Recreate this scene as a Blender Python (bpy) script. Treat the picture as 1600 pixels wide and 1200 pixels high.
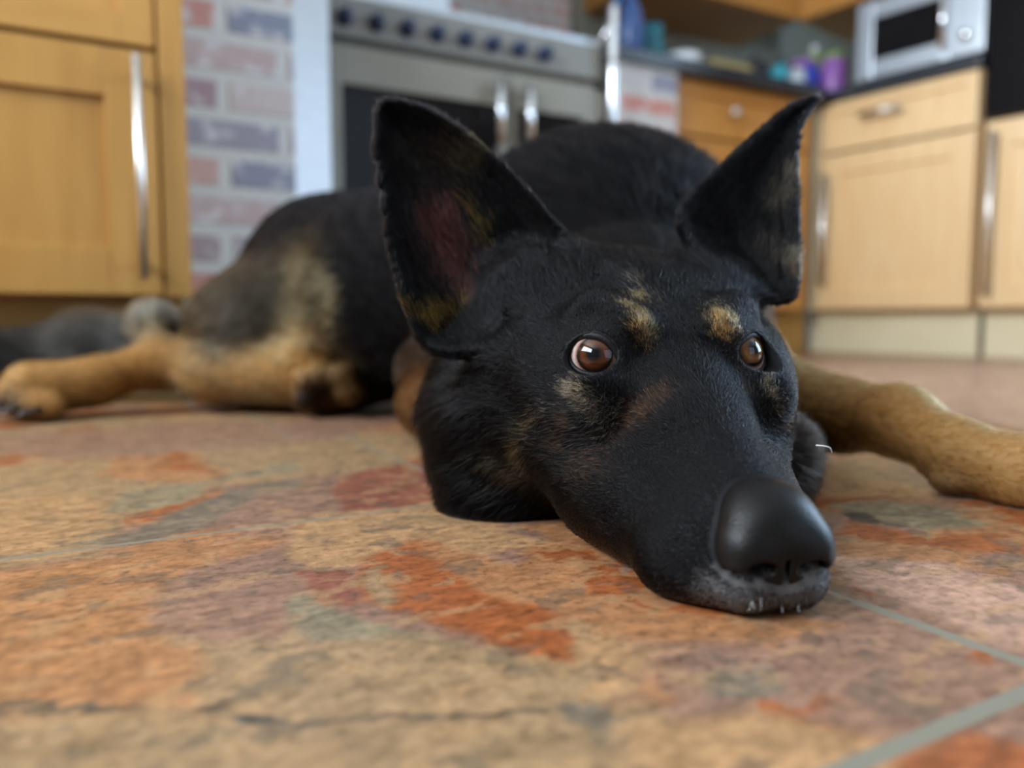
import bpy, bmesh, math, random
import numpy as np
from mathutils import Vector, Matrix

random.seed(7)
rng = np.random.default_rng(11)
for o in list(bpy.data.objects):
    bpy.data.objects.remove(o, do_unlink=True)
sc = bpy.context.scene
COL = sc.collection

# ------------------------------------------------------------------ camera
CAM_H = 0.115
PITCH = math.radians(4.76)
FPX = 1200.0
cam_data = bpy.data.cameras.new('camera')
cam_data.sensor_width = 36.0
cam_data.lens = 27.0
cam_data.clip_start = 0.01
cam_data.dof.use_dof = True
cam_data.dof.focus_distance = 0.364
cam_data.dof.aperture_fstop = 27.0 / 7.4
cam = bpy.data.objects.new('camera', cam_data)
cam.location = (0, 0, CAM_H)
cam.rotation_euler = (math.radians(90) - PITCH, 0, 0)
COL.objects.link(cam)
sc.camera = cam

# ------------------------------------------------------------------ world, view
world = bpy.data.worlds.new('sky')
sc.world = world
world.use_nodes = True
bg = world.node_tree.nodes['Background']
bg.inputs[0].default_value = (0.55, 0.72, 1.0, 1)
bg.inputs[1].default_value = 1.0
sc.view_settings.view_transform = 'Standard'
sc.view_settings.look = 'None'
sc.view_settings.gamma = 1.0
sc.view_settings.use_curve_mapping = False
sc.view_settings.exposure = 0.04
sc.cycles.use_denoising = True
sc.cycles.max_bounces = 5
sc.cycles.diffuse_bounces = 3
sc.cycles.glossy_bounces = 3
sc.cycles.transmission_bounces = 4
sc.cycles.transparent_max_bounces = 6
sc.cycles.sample_clamp_indirect = 4.0
sc.cycles.caustics_reflective = False
sc.cycles.caustics_refractive = False
sc.cycles_curves.shape = 'RIBBONS'
sc.cycles_curves.subdivisions = 2

# kitchen frame: U runs along the back wall, B points from the room into the back wall
KA = math.radians(28)
U = Vector((math.cos(KA), math.sin(KA), 0))
B = Vector((-math.sin(KA), math.cos(KA), 0))
# right-hand run of units: starts at the inner corner RC and runs along R towards the viewer
RA = math.radians(-52.8)
R = Vector((math.cos(RA), math.sin(RA), 0))
RB = Vector((-math.sin(RA), math.cos(RA), 0))      # into the units
RC = Vector((1.085, 2.825, 0))

def K(s, t, z=0.0):
    return U * s + B * t + Vector((0, 0, z))

# ------------------------------------------------------------------ lights: daylight through the room's windows
def area(name, loc, target, w, h, power, color):
    d = bpy.data.lights.new(name, 'AREA')
    d.shape = 'RECTANGLE'; d.size = w; d.size_y = h
    d.energy = power; d.color = color
    o = bpy.data.objects.new(name, d)
    o.location = loc
    o.rotation_euler = (Vector(target) - Vector(loc)).to_track_quat('-Z', 'Y').to_euler()
    COL.objects.link(o)
    return o
# room extents in the kitchen frame
S0, S1, T0, T1, HZ = -1.75, 3.55, -2.6, 2.6, 2.4
WIN = {  # window openings (wall, centre along wall, width, sill, head)
    'a': ('left', 0.6, 2.2, 1.0, 2.1),       # on wall_left, centre t
    'b': ('front', 1.4, 1.8, 0.05, 2.1),     # patio door on wall_front, centre s
    'c': ('right', -0.2, 1.7, 0.3, 2.1),     # on wall_right, centre t
}
area('daylight_left_window', K(S0 - 0.1, 0.6, 1.55), K(1.0, 0.6, 1.2), 2.1, 1.05, 165, (0.84, 0.92, 1.0))
area('daylight_patio_door', K(1.4, T0 - 0.1, 1.1), K(1.4, 1.0, 1.0), 1.7, 2.0, 9, (0.80, 0.9, 1.0))
area('daylight_right_window', K(S1 + 0.1, -0.2, 1.2), K(0.3, 0.0, 1.0), 1.6, 1.75, 110, (0.55, 0.77, 1.0))

def W(px, py, Y):
    """point at world depth Y seen in direction px, py of the 1600 x 1200 frame"""
    a = (px - 800.0) / FPX; b = (600.0 - py) / FPX
    dy = math.cos(PITCH) + b * math.sin(PITCH)
    dz = -math.sin(PITCH) + b * math.cos(PITCH)
    return Vector((a * Y / dy, Y, CAM_H + dz * Y / dy))

def WF(px, py):
    """floor point in that direction"""
    a = (px - 800.0) / FPX; b = (600.0 - py) / FPX
    dy = math.cos(PITCH) + b * math.sin(PITCH)
    dz = -math.sin(PITCH) + b * math.cos(PITCH)
    t = -CAM_H / dz
    return (a * t, dy * t)

# ------------------------------------------------------------------ materials
def mat(name, col=(0.5, 0.5, 0.5), rough=0.5, metal=0.0, spec=0.5, coat=0.0):
    m = bpy.data.materials.new(name); m.use_nodes = True
    p = m.node_tree.nodes['Principled BSDF']
    p.inputs['Base Color'].default_value = (*col, 1)
    p.inputs['Roughness'].default_value = rough
    p.inputs['Metallic'].default_value = metal
    p.inputs['Specular IOR Level'].default_value = spec
    p.inputs['Coat Weight'].default_value = coat
    return m

def nd(m, t, **kw):
    n = m.node_tree.nodes.new(t)
    for k, v in kw.items():
        if k in n.inputs: n.inputs[k].default_value = v
        else: setattr(n, k, v)
    return n
def lk(m, a, ao, b, bi):
    m.node_tree.links.new(a.outputs[ao], b.inputs[bi])
def ramp(m, stops):
    r = nd(m, 'ShaderNodeValToRGB')
    el = r.color_ramp.elements
    while len(el) < len(stops): el.new(0.5)
    for e, (p, c) in zip(el, stops):
        e.position = p; e.color = (*c, 1)
    return r

def noise_mat(name, c1, c2, scale=20, rough=0.5, metal=0.0, stretch=(1, 1, 1), bump=0.0, coat=0.0):
    m = mat(name, c1, rough, metal, coat=coat)
    p = m.node_tree.nodes['Principled BSDF']
    tc = nd(m, 'ShaderNodeTexCoord'); mp = nd(m, 'ShaderNodeMapping'); mp.inputs['Scale'].default_value = stretch
    nz = nd(m, 'ShaderNodeTexNoise', Scale=scale, Detail=5.0)
    r = ramp(m, [(0.3, c1), (0.7, c2)])
    lk(m, tc, 'Object', mp, 'Vector'); lk(m, mp, 'Vector', nz, 'Vector')
    lk(m, nz, 'Fac', r, 'Fac'); lk(m, r, 'Color', p, 'Base Color')
    if bump:
        b = nd(m, 'ShaderNodeBump', Strength=bump, Distance=0.002)
        lk(m, nz, 'Fac', b, 'Height'); lk(m, b, 'Normal', p, 'Normal')
    return m

M = {}
M['oak'] = noise_mat('oak_veneer', (0.40, 0.20, 0.045), (0.47, 0.25, 0.065), 6, 0.38, stretch=(6, 6, 0.8))
M['oak_h'] = noise_mat('oak_rail', (0.45, 0.23, 0.055), (0.52, 0.28, 0.078), 6, 0.38, stretch=(0.8, 6, 6))
M['oak_far'] = noise_mat('oak_amber', (0.55, 0.24, 0.05), (0.64, 0.31, 0.08), 6, 0.4, stretch=(6, 6, 0.8))
M['oak_pale'] = noise_mat('oak_pale', (0.86, 0.56, 0.27), (0.90, 0.64, 0.34), 6, 0.4, stretch=(6, 6, 0.8))
M['plinth'] = noise_mat('plinth_oak', (0.42, 0.23, 0.05), (0.5, 0.28, 0.07), 8, 0.5, stretch=(1, 6, 6))
M['steel'] = noise_mat('brushed_steel', (0.62, 0.66, 0.70), (0.72, 0.76, 0.8), 30, 0.32, 1.0, stretch=(1, 1, 12))
M['chrome'] = mat('polished_chrome', (0.92, 0.94, 0.96), 0.12, 1.0)
M['satin'] = noise_mat('satin_nickel', (0.75, 0.73, 0.70), (0.82, 0.8, 0.77), 60, 0.35, 1.0)
M['enamel'] = noise_mat('cooker_enamel', (0.24, 0.235, 0.21), (0.28, 0.27, 0.25), 5, 0.35)
M['cream_enamel'] = noise_mat('cream_enamel', (0.27, 0.25, 0.20), (0.31, 0.29, 0.24), 5, 0.35)
M['glass_black'] = noise_mat('oven_glass', (0.008, 0.008, 0.010), (0.014, 0.012, 0.012), 4, 0.10)
M['glass_black'].node_tree.nodes['Principled BSDF'].inputs['Specular IOR Level'].default_value = 0.15
M['cream_lit_wood'] = noise_mat('cream_lit_wood', (0.80, 0.70, 0.46), (0.86, 0.76, 0.52), 6, 0.35)  # cream of the corner post; also carries painted light on the right plinths
M['dark'] = noise_mat('black_plastic', (0.012, 0.013, 0.016), (0.02, 0.022, 0.026), 10, 0.4)
M['navy'] = noise_mat('navy_knob', (0.02, 0.04, 0.10), (0.03, 0.05, 0.12), 10, 0.3)
M['worktop'] = noise_mat('dark_granite', (0.015, 0.018, 0.025), (0.05, 0.055, 0.065), 120, 0.25)
M['plaster'] = noise_mat('sage_plaster', (0.30, 0.30, 0.245), (0.34, 0.34, 0.28), 3, 0.8)
M['ceiling'] = noise_mat('white_ceiling', (0.8, 0.8, 0.78), (0.84, 0.84, 0.82), 3, 0.9)

def brick_mat():
    m = mat('painted_brick', (0.5, 0.4, 0.4), 0.75)
    p = m.node_tree.nodes['Principled BSDF']
    tc = nd(m, 'ShaderNodeTexCoord')
    sep = nd(m, 'ShaderNodeSeparateXYZ'); com = nd(m, 'ShaderNodeCombineXYZ'); ad = nd(m, 'ShaderNodeMath', operation='ADD')
    lk(m, tc, 'Object', sep, 0)
    lk(m, sep, 'X', ad, 0); lk(m, sep, 'Y', ad, 1)
    lk(m, ad, 0, com, 0); lk(m, sep, 'Z', com, 1)
    bk = nd(m, 'ShaderNodeTexBrick', Scale=1.0)
    bk.inputs['Brick Width'].default_value = 0.225; bk.inputs['Row Height'].default_value = 0.072
    bk.inputs['Mortar Size'].default_value = 0.013; bk.inputs['Mortar Smooth'].default_value = 0.3
    bk.inputs['Bias'].default_value = 0.0
    bk.inputs['Color1'].default_value = (0, 0, 0, 1); bk.inputs['Color2'].default_value = (1, 1, 1, 1)
    bk.inputs['Mortar'].default_value = (0.5, 0.5, 0.5, 1)
    lk(m, com, 0, bk, 'Vector')
    r = ramp(m, [(0.0, (0.60, 0.25, 0.20)), (0.3, (0.66, 0.50, 0.48)), (0.5, (0.28, 0.31, 0.42)), (0.7, (0.66, 0.30, 0.25)), (0.9, (0.66, 0.64, 0.65)), (1.0, (0.38, 0.26, 0.30))])
    r.color_ramp.interpolation = 'LINEAR'
    lk(m, bk, 'Color', r, 'Fac')
    nz = nd(m, 'ShaderNodeTexNoise', Scale=28.0, Detail=5.0); lk(m, tc, 'Object', nz, 'Vector')
    r2 = ramp(m, [(0.52, (0, 0, 0)), (0.70, (1, 1, 1))]); lk(m, nz, 'Fac', r2, 'Fac')
    mx = nd(m, 'ShaderNodeMix', data_type='RGBA')
    lk(m, r2, 'Color', mx, 0); lk(m, r, 'Color', mx, 6); mx.inputs[7].default_value = (0.75, 0.75, 0.78, 1)
    mx2 = nd(m, 'ShaderNodeMix', data_type='RGBA')
    lk(m, bk, 'Fac', mx2, 0); lk(m, mx, 2, mx2, 6); mx2.inputs[7].default_value = (0.68, 0.69, 0.68, 1)
    lk(m, mx2, 2, p, 'Base Color')
    b = nd(m, 'ShaderNodeBump', Strength=0.6, Distance=0.006); b.invert = True
    lk(m, bk, 'Fac', b, 'Height'); lk(m, b, 'Normal', p, 'Normal')
    return m
M['brick'] = brick_mat()

# ------------------------------------------------------------------ mesh helpers
def finish(name, bm, m, parent=None, smooth=False):
    me = bpy.data.meshes.new(name)
    bm.normal_update()
    bm.to_mesh(me); bm.free()
    if smooth:
        me.polygons.foreach_set('use_smooth', [True] * len(me.polygons))
    o = bpy.data.objects.new(name, me)
    me.materials.append(m)
    COL.objects.link(o)
    if parent is not None: o.parent = parent
    return o
def add_box(bm, x0, x1, y0, y1, z0, z1, bev=0.0):
    g = bmesh.ops.create_cube(bm, size=1.0)
    vs = g['verts']
    for v in vs:
        v.co.x = x0 + (v.co.x + .5) * (x1 - x0); v.co.y = y0 + (v.co.y + .5) * (y1 - y0); v.co.z = z0 + (v.co.z + .5) * (z1 - z0)
    if bev:
        es = list({e for v in vs for e in v.link_edges})
        bmesh.ops.bevel(bm, geom=es, offset=bev, segments=2, profile=0.6, affect='EDGES')
def add_tube(bm, pts, radii, seg=14, cap=True):
    pts = [Vector(p) for p in pts]; n = len(pts)
    rings = []
    up = Vector((0.13, 0.21, 1)).normalized()
    for i, p in enumerate(pts):
        t = (pts[min(i + 1, n - 1)] - pts[max(i - 1, 0)]).normalized()
        a = t.cross(up)
        if a.length < 0.1: a = t.cross(Vector((1, 0, 0)))
        a.normalize(); b = t.cross(a)
        rings.append([bm.verts.new(p + (a * math.cos(2 * math.pi * k / seg) + b * math.sin(2 * math.pi * k / seg)) * radii[i]) for k in range(seg)])
    for i in range(n - 1):
        for k in range(seg):
            bm.faces.new((rings[i][k], rings[i][(k + 1) % seg], rings[i + 1][(k + 1) % seg], rings[i + 1][k]))
    if cap:
        bm.faces.new(rings[0][::-1]); bm.faces.new(rings[-1])
def add_lathe(bm, prof, seg=24, c=(0, 0, 0)):
    rings = []
    for r, z in prof:
        rings.append([bm.verts.new((c[0] + r * math.cos(2 * math.pi * k / seg), c[1] + r * math.sin(2 * math.pi * k / seg), c[2] + z)) for k in range(seg)])
    for i in range(len(prof) - 1):
        for k in range(seg):
            bm.faces.new((rings[i][k], rings[i][(k + 1) % seg], rings[i + 1][(k + 1) % seg], rings[i + 1][k]))
    bm.faces.new(rings[0][::-1]); bm.faces.new(rings[-1])
def thing(name, label, cat, loc=(0, 0, 0), rz=0.0, group=None):
    o = bpy.data.objects.new(name, None); COL.objects.link(o)
    o.location = loc; o.rotation_euler = (0, 0, rz); o.empty_display_size = 0.05
    o['label'] = label; o['category'] = cat
    if group: o['group'] = group
    return o
def tag(o, label, cat, group=None):
    o['label'] = label; o['category'] = cat
    if group: o['group'] = group
    return o
def box(name, m, parent, x0, x1, y0, y1, z0, z1, bev=0.0):
    bm = bmesh.new(); add_box(bm, x0, x1, y0, y1, z0, z1, bev)
    return finish(name, bm, m, parent)
def struct(o, parent=None):
    o['kind'] = 'structure'; return o
def kbox(name, m, s0, s1, t0, t1, z0, z1):
    """axis-aligned box in the kitchen frame, as structure"""
    o = box(name, m, None, s0, s1, t0, t1, z0, z1)
    o.rotation_euler = (0, 0, KA)
    return struct(o)
# ------------------------------------------------------------------ the room
kbox('ceiling', M['ceiling'], S0, S1, T0, T1, HZ, HZ + 0.1)
def wall_with_hole(name, m, along, fixed, a0, a1, h0, h1, z0, z1):
    bm = bmesh.new()
    d = 0.12
    def bx(p0, p1, q0, q1):
        if along == 's': add_box(bm, p0, p1, min(fixed, fixed + d), max(fixed, fixed + d), q0, q1)
        else: add_box(bm, min(fixed, fixed + d), max(fixed, fixed + d), p0, p1, q0, q1)
    bx(a0, h0, 0, HZ); bx(h1, a1, 0, HZ); bx(h0, h1, 0, z0) if z0 > 0 else None; bx(h0, h1, z1, HZ)
    o = finish(name, bm, m); o.rotation_euler = (0, 0, KA)
    return struct(o)
wall_with_hole('wall_left', M['plaster'], 't', S0 - 0.12, T0, T1, -0.5, 1.7, 1.0, 2.1)
wall_with_hole('wall_right', M['plaster'], 't', S1, T0, T1, -1.05, 0.65, 0.3, 2.1)
wall_with_hole('wall_front', M['plaster'], 's', T0 - 0.12, S0, S1, 0.5, 2.3, 0.05, 2.1)
kbox('wall_back', M['plaster'], S0, S1, T1, T1 + 0.12, 0, HZ)
kbox('wall_alcove', M['brick'], 0.436, 1.60, 2.545, 2.599, 0.912, HZ - 0.001)
def win_frame(name, along, fixed, c, w, z0, z1):
    bm = bmesh.new()
    for (p0, p1, q0, q1) in ((c - w/2, c - w/2 + .05, z0, z1), (c + w/2 - .05, c + w/2, z0, z1), (c - .025, c + .025, z0, z1), (c - w/2, c + w/2, z0, z0 + .05), (c - w/2, c + w/2, z1 - .05, z1)):
        if along == 's': add_box(bm, p0, p1, fixed, fixed + .05, q0, q1)
        else: add_box(bm, fixed, fixed + .05, p0, p1, q0, q1)
    o = finish(name, bm, M['ceiling']); o.rotation_euler = (0, 0, KA)
    return struct(o)
win_frame('window_1', 't', S0 - 0.08, 0.6, 2.2, 1.0, 2.1)
win_frame('window_2', 't', S1 + 0.03, -0.2, 1.7, 0.3, 2.1)
win_frame('window_3', 's', T0 - 0.08, 1.4, 1.8, 0.05, 2.1)

# ------------------------------------------------------------------ slate tile floor
FU = math.radians(29)
fu = np.array([math.cos(FU), math.sin(FU)]); fn = np.array([-math.sin(FU), math.cos(FU)])
C_ = {  # slate colours (linear); pink also paints in sheen on the far floor
 'ochre': (0.46, 0.28, 0.14), 'sand': (0.54, 0.315, 0.15), 'orange': (0.49, 0.232, 0.10), 'rust': (0.42, 0.13, 0.042),
 'red': (0.33, 0.12, 0.075), 'mauve': (0.36, 0.205, 0.135), 'green': (0.32, 0.262, 0.16), 'grey': (0.25, 0.20, 0.14),
 'khaki': (0.43, 0.28, 0.145), 'dark': (0.10, 0.09, 0.07), 'pink': (0.66, 0.40, 0.28)}
def poly_sd(P, poly):
    poly = np.asarray(poly); n = len(poly)
    d = np.full(len(P), 1e9); s = np.ones(len(P))
    for i in range(n):
        a = poly[i]; b = poly[i - 1]
        e = b - a; w = P - a
        t = np.clip((w @ e) / (e @ e), 0, 1)
        q = w - t[:, None] * e
        d = np.minimum(d, (q * q).sum(1))
        c1 = P[:, 1] >= a[1]; c2 = P[:, 1] < b[1]; c3 = e[0] * w[:, 1] > e[1] * w[:, 0]
        al = (c1 & c2 & c3) | (~c1 & ~c2 & ~c3)
        s = np.where(al, -s, s)
    return s * np.sqrt(d)
_perm = rng.random((64, 64))
def vnoise(P, sc_, off=0.0):
    q = P * sc_ + off
    i = np.floor(q).astype(int); f = q - i; f = f * f * (3 - 2 * f)
    g = lambda a, b: _perm[(a) % 64, (b) % 64]
    x, y = i[:, 0], i[:, 1]
    return (g(x, y) * (1 - f[:, 0]) + g(x + 1, y) * f[:, 0]) * (1 - f[:, 1]) + (g(x, y + 1) * (1 - f[:, 0]) + g(x + 1, y + 1) * f[:, 0]) * f[:, 1]
def fbm(P, sc_, off=0.0, oc=4):
    v = 0; a = 1; t = 0
    for k in range(oc):
        v = v + a * vnoise(P, sc_ * 2 ** k, off + 7.3 * k); t += a; a *= 0.55
    return v / t
# patches of slate colour plus one painted sheen, outlines measured on the floor
PATCH = [
 ('orange', 0.012, [(-60,900),(200,868),(420,835),(470,870),(330,930),(250,1000),(280,1060),(-80,1110)]),
 ('mauve', 0.010, [(225,930),(300,890),(440,850),(480,880),(460,960),(430,1000),(330,1010),(240,985)]),
 ('green', 0.006, [(450,930),(480,925),(520,960),(600,985),(700,1010),(690,1030),(480,1000),(440,985)]),
 ('sand', 0.006, [(445,830),(560,815),(700,820),(860,850),(740,870),(620,850),(560,880),(500,890),(460,865)]),
 ('rust', 0.008, [(570,870),(640,845),(760,880),(880,930),(900,1000),(880,1030),(760,1010),(640,970),(560,930)]),
 ('orange', 0.010, [(640,850),(760,870),(900,915),(1010,950),(1180,975),(1150,1005),(960,1000),(880,960),(760,930)]),
 ('red', 0.003, [(455,892),(545,888),(572,925),(560,945),(500,950),(485,925)]),
 ('khaki', 0.008, [(570,905),(600,880),(640,940),(600,950)]),
 ('orange', 0.010, [(-100,1060),(120,1020),(300,1015),(300,1090),(60,1110),(-120,1110)]),
 ('khaki', 0.014, [(300,1030),(470,1010),(640,1000),(880,1040),(900,1085),(640,1120),(450,1125),(290,1085)]),
 ('khaki', 0.010, [(-300,1112),(300,1105),(440,1130),(700,1120),(900,1090),(1050,1100),(1100,1300),(-400,1300)]),
 ('dark', 0.002, [(290,1098),(320,1096),(400,1118),(470,1128),(430,1133),(370,1128),(300,1105)]),
 ('dark', 0.0015, [(-20,1100),(290,1100),(292,1105),(-20,1106)]),
 ('dark', 0.0015, [(470,1126),(700,1113),(860,1100),(860,1106),(700,1119),(470,1132)]),
 ('grey', 0.006, [(870,1090),(950,1080),(1000,1120),(1010,1160),(960,1150),(900,1110)]),
 ('grey', 0.006, [(1100,1055),(1190,1045),(1225,1070),(1190,1095),(1120,1085)]),
 ('rust', 0.004, [(1320,1010),(1380,1000),(1400,1015),(1350,1028)]),
 ('orange', 0.008, [(1120,990),(1250,965),(1330,980),(1200,1020)]),
 ('mauve', 0.012, [(1180,1000),(1420,990),(1600,1060),(1560,1130),(1400,1180),(1260,1120),(1330,1060)]),
 ('sand', 0.010, [(960,1120),(1200,1110),(1380,1160),(1340,1260),(1000,1260)]),
 # the row behind the first joint
 ('khaki', 0.010, [(-100,900),(150,870),(200,800),(330,770),(300,740),(-150,760),(-300,860)]),
 ('sand', 0.008, [(-60,870),(90,855),(170,815),(150,770),(-60,780)]),
 ('green', 0.006, [(160,800),(200,765),(330,752),(300,780),(200,805)]),
 ('grey', 0.008, [(90,855),(200,830),(340,770),(480,745),(430,800),(200,850)]),
 ('mauve', 0.010, [(300,830),(400,770),(520,760),(600,790),(430,820)]),
 ('red', 0.006, [(510,770),(560,735),(700,715),(760,740),(640,790),(540,800)]),
 ('orange', 0.008, [(150,745),(200,700),(280,695),(360,740),(300,755)]),
 ('rust', 0.006, [(240,730),(270,698),(330,740)]),
 ('khaki', 0.012, [(280,690),(420,670),(700,680),(640,725),(470,745),(350,735)]),
 ('green', 0.004, [(350,748),(470,735),(460,720),(400,730)]),
 ('mauve', 0.02, [(-100,690),(300,660),(640,655),(500,690),(100,720)]),
 # right of the muzzle
 ('green', 0.004, [(1310,785),(1380,778),(1470,795),(1540,818),(1440,830),(1370,810),(1320,800)]),
 ('dark', 0.003, [(1318,800),(1360,800),(1410,825),(1340,815)]),
 ('rust', 0.010, [(1320,840),(1430,850),(1620,870),(1620,830),(1440,838),(1340,815)]),
 ('pink', 0.012, [(1310,870),(1480,880),(1640,930),(1640,1030),(1480,970),(1330,905)]),
 ('sand', 0.010, [(1290,720),(1400,730),(1470,780),(1380,775),(1300,780)]),
 ('pink', 0.03, [(1250,560),(1700,560),(1750,700),(1450,640),(1260,600)]),  # glossy sheen of the far right floor, painted in as pale pink
]
def floor_colors(P):
    n = len(P)
    warp = np.stack([fbm(P, 22, 3.1) - .5, fbm(P, 22, 9.7) - .5], 1) * 0.034 + np.stack([fbm(P, 90, 1.1) - .5, fbm(P, 90, 5.7) - .5], 1) * 0.020
    Q = P + warp
    # base: slow drift between sand, khaki, mauve, orange
    q = np.stack([Q @ fu, Q @ fn * 1.6], 1)
    a = fbm(q, 6, 2.0)[:, None]; b = fbm(q, 8, 31.0)[:, None]
    c = np.array(C_['sand']) * np.ones((n, 1))
    sm = lambda x, lo, hi: np.clip((x - lo) / (hi - lo), 0, 1)
    c = c * (1 - sm(a, .46, .52)) + np.array(C_['mauve']) * sm(a, .46, .52)
    c = c * (1 - sm(b, .55, .59)) + np.array(C_['orange']) * sm(b, .55, .59)
    c = c * (1 - sm(1 - b, .6, .64)) + np.array(C_['khaki']) * sm(1 - b, .6, .64)
    wy = fbm(q, 14, 55.0)[:, None]
    c = c * (1 - sm(wy, .64, .66)) + np.array(C_['rust']) * sm(wy, .64, .66)
    for nm, soft, pts in PATCH:
        poly = np.array([WF(*p) for p in pts if p[1] > 540])
        lo = poly.min(0) - .04; hi = poly.max(0) + .04
        m_ = np.all((P > lo) & (P < hi), axis=1)
        if not m_.any(): continue
        d = poly_sd(Q[m_] * 0.5 + P[m_] * 0.5, poly)
        w = 1 / (1 + np.exp(np.clip(d / (soft * 0.16), -30, 30)))
        c[m_] = c[m_] * (1 - w[:, None]) + np.array(C_[nm]) * w[:, None]
    # streaky mottling
    st = np.stack([P @ fu, P @ fn], 1)
    m1 = fbm(st * np.array([1, 1.8]), 120, 4.0, 4)[:, None]
    c = c * (0.50 + 1.0 * m1)
    m2 = fbm(st * np.array([1, 1.6]), 60, 14.0, 4)
    w = np.clip((m2 - .62) / .05, 0, 1)[:, None] * 0.55
    c = c * (1 - w) + np.array([0.54, 0.33, 0.16]) * w
    w = np.clip((fbm(st, 75, 24.0, 4) - .64) / .04, 0, 1)[:, None] * 0.5
    c = c * (1 - w) + np.array([0.14, 0.12, 0.09]) * w
    return np.clip(c * np.array([.62, .60, .60]), 0.01, 1)
def floor_mesh():
    def axis(lo, a, b, hi, fine, coarse):
        return np.concatenate([np.arange(lo, a, coarse), np.arange(a, b, fine), np.arange(b, hi + coarse, coarse)])
    # grid in kitchen aligned frame of the joints
    xs = np.concatenate([np.arange(-3.2, -.5, .02), np.arange(-.5, -.26, .004), np.arange(-.26, .26, .0015), np.arange(.26, .6, .004), np.arange(.6, 4.4, .02)])
    ys = np.concatenate([np.arange(-2.8, .1, .05), np.arange(.1, .5, .0015), np.arange(.5, 1.1, .005), np.arange(1.1, 4.6, .02)])
    X, Y = np.meshgrid(xs, ys, indexing='ij')
    P = np.stack([X.ravel(), Y.ravel()], 1)
    nx, ny = X.shape
    z = np.zeros(len(P))
    co = np.concatenate([P, z[:, None]], 1)
    idx = np.arange(nx * ny).reshape(nx, ny)
    q = np.stack([idx[:-1, :-1], idx[1:, :-1], idx[1:, 1:], idx[:-1, 1:]], -1).reshape(-1, 4)
    me = np_mesh('floor', co, q)
    c = floor_colors(P)
    at = me.color_attributes.new('slate', 'FLOAT_COLOR', 'POINT')
    at.data.foreach_set('color', np.concatenate([c, np.ones((len(c), 1))], 1).astype(np.float32).ravel())
    return me
def np_mesh(name, co, faces, smooth=True):
    me = bpy.data.meshes.new(name)
    k = faces.shape[1]
    me.vertices.add(len(co)); me.vertices.foreach_set('co', np.asarray(co, np.float32).ravel())
    me.loops.add(faces.size); me.loops.foreach_set('vertex_index', faces.astype(np.int32).ravel())
    me.polygons.add(len(faces)); me.polygons.foreach_set('loop_start', np.arange(0, faces.size, k, dtype=np.int32))
    me.update(calc_edges=True)
    me.polygons.foreach_set('use_smooth', np.full(len(faces), smooth))
    me.validate()
    return me
m = mat('slate_tile', (0.4, 0.3, 0.2), 0.42, spec=0.35)
p = m.node_tree.nodes['Principled BSDF']
at = nd(m, 'ShaderNodeAttribute'); at.attribute_name = 'slate'
tc = nd(m, 'ShaderNodeTexCoord')
mp = nd(m, 'ShaderNodeMapping'); mp.inputs['Rotation'].default_value = (0, 0, -FU)
lk(m, tc, 'Object', mp, 'Vector')
n1 = nd(m, 'ShaderNodeTexNoise', Scale=230.0, Detail=6.0, Roughness=0.65); lk(m, mp, 'Vector', n1, 'Vector')
r1 = ramp(m, [(0.28, (0.45, 0.45, 0.45)), (0.46, (0.95, 0.95, 0.95)), (0.75, (1.3, 1.3, 1.3))]); lk(m, n1, 'Fac', r1, 'Fac')
mul = nd(m, 'ShaderNodeMix', data_type='RGBA', blend_type='MULTIPLY'); mul.inputs[0].default_value = 1.0
lk(m, at, 'Color', mul, 6); lk(m, r1, 'Color', mul, 7)
# joints: rows across FU every 0.314 m, staggered joints along it
sep = nd(m, 'ShaderNodeSeparateXYZ'); lk(m, mp, 'Vector', sep, 0)
def M_(op, a=None, b=None, va=None, vb=None):
    n = nd(m, 'ShaderNodeMath', operation=op)
    if a is not None: lk(m, a[0], a[1], n, 0)
    elif va is not None: n.inputs[0].default_value = va
    if b is not None: lk(m, b[0], b[1], n, 1)
    elif vb is not None: n.inputs[1].default_value = vb
    return (n, 0)
ROW0, ROWH = 0.1235, 0.3125
yv = M_('DIVIDE', M_('SUBTRACT', (sep, 'Y'), vb=ROW0), vb=ROWH)
row = M_('FLOOR', yv)
fy = M_('MULTIPLY', M_('ABSOLUTE', M_('SUBTRACT', yv, M_('ROUND', yv))), vb=ROWH)
COL0, COLW = 0.272, 0.60
xv = M_('DIVIDE', M_('SUBTRACT', M_('ADD', (sep, 'X'), M_('MULTIPLY', row, vb=0.05)), vb=COL0), vb=COLW)
fx = M_('MULTIPLY', M_('ABSOLUTE', M_('SUBTRACT', xv, M_('ROUND', xv))), vb=COLW)
dmin = M_('MINIMUM', fx, fy)
# the joint at the lower right is a wide one
wide = M_('LESS_THAN', (sep, 'Y'), vb=0.2)
hw = M_('ADD', M_('MULTIPLY', wide, vb=0.0016), vb=0.0011)
gm = nd(m, 'ShaderNodeMapRange', interpolation_type='SMOOTHSTEP')
lk(m, dmin[0], 0, gm, 0); lk(m, hw[0], 0, gm, 1)
hw2 = M_('ADD', hw, vb=0.0009); lk(m, hw2[0], 0, gm, 2)
gm.inputs[3].default_value = 1.0; gm.inputs[4].default_value = 0.0
gx = nd(m, 'ShaderNodeMix', data_type='RGBA'); lk(m, gm, 0, gx, 0); lk(m, mul, 2, gx, 6); gx.inputs[7].default_value = (0.19, 0.18, 0.14, 1)
lk(m, gx, 2, p, 'Base Color')
n2 = nd(m, 'ShaderNodeTexNoise', Scale=60.0, Detail=8.0, Roughness=0.6); lk(m, mp, 'Vector', n2, 'Vector')
rr = nd(m, 'ShaderNodeMapRange'); lk(m, n2, 'Fac', rr, 0); rr.inputs[1].default_value = 0.3; rr.inputs[2].default_value = 0.7; rr.inputs[3].default_value = 0.28; rr.inputs[4].default_value = 0.44
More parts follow.
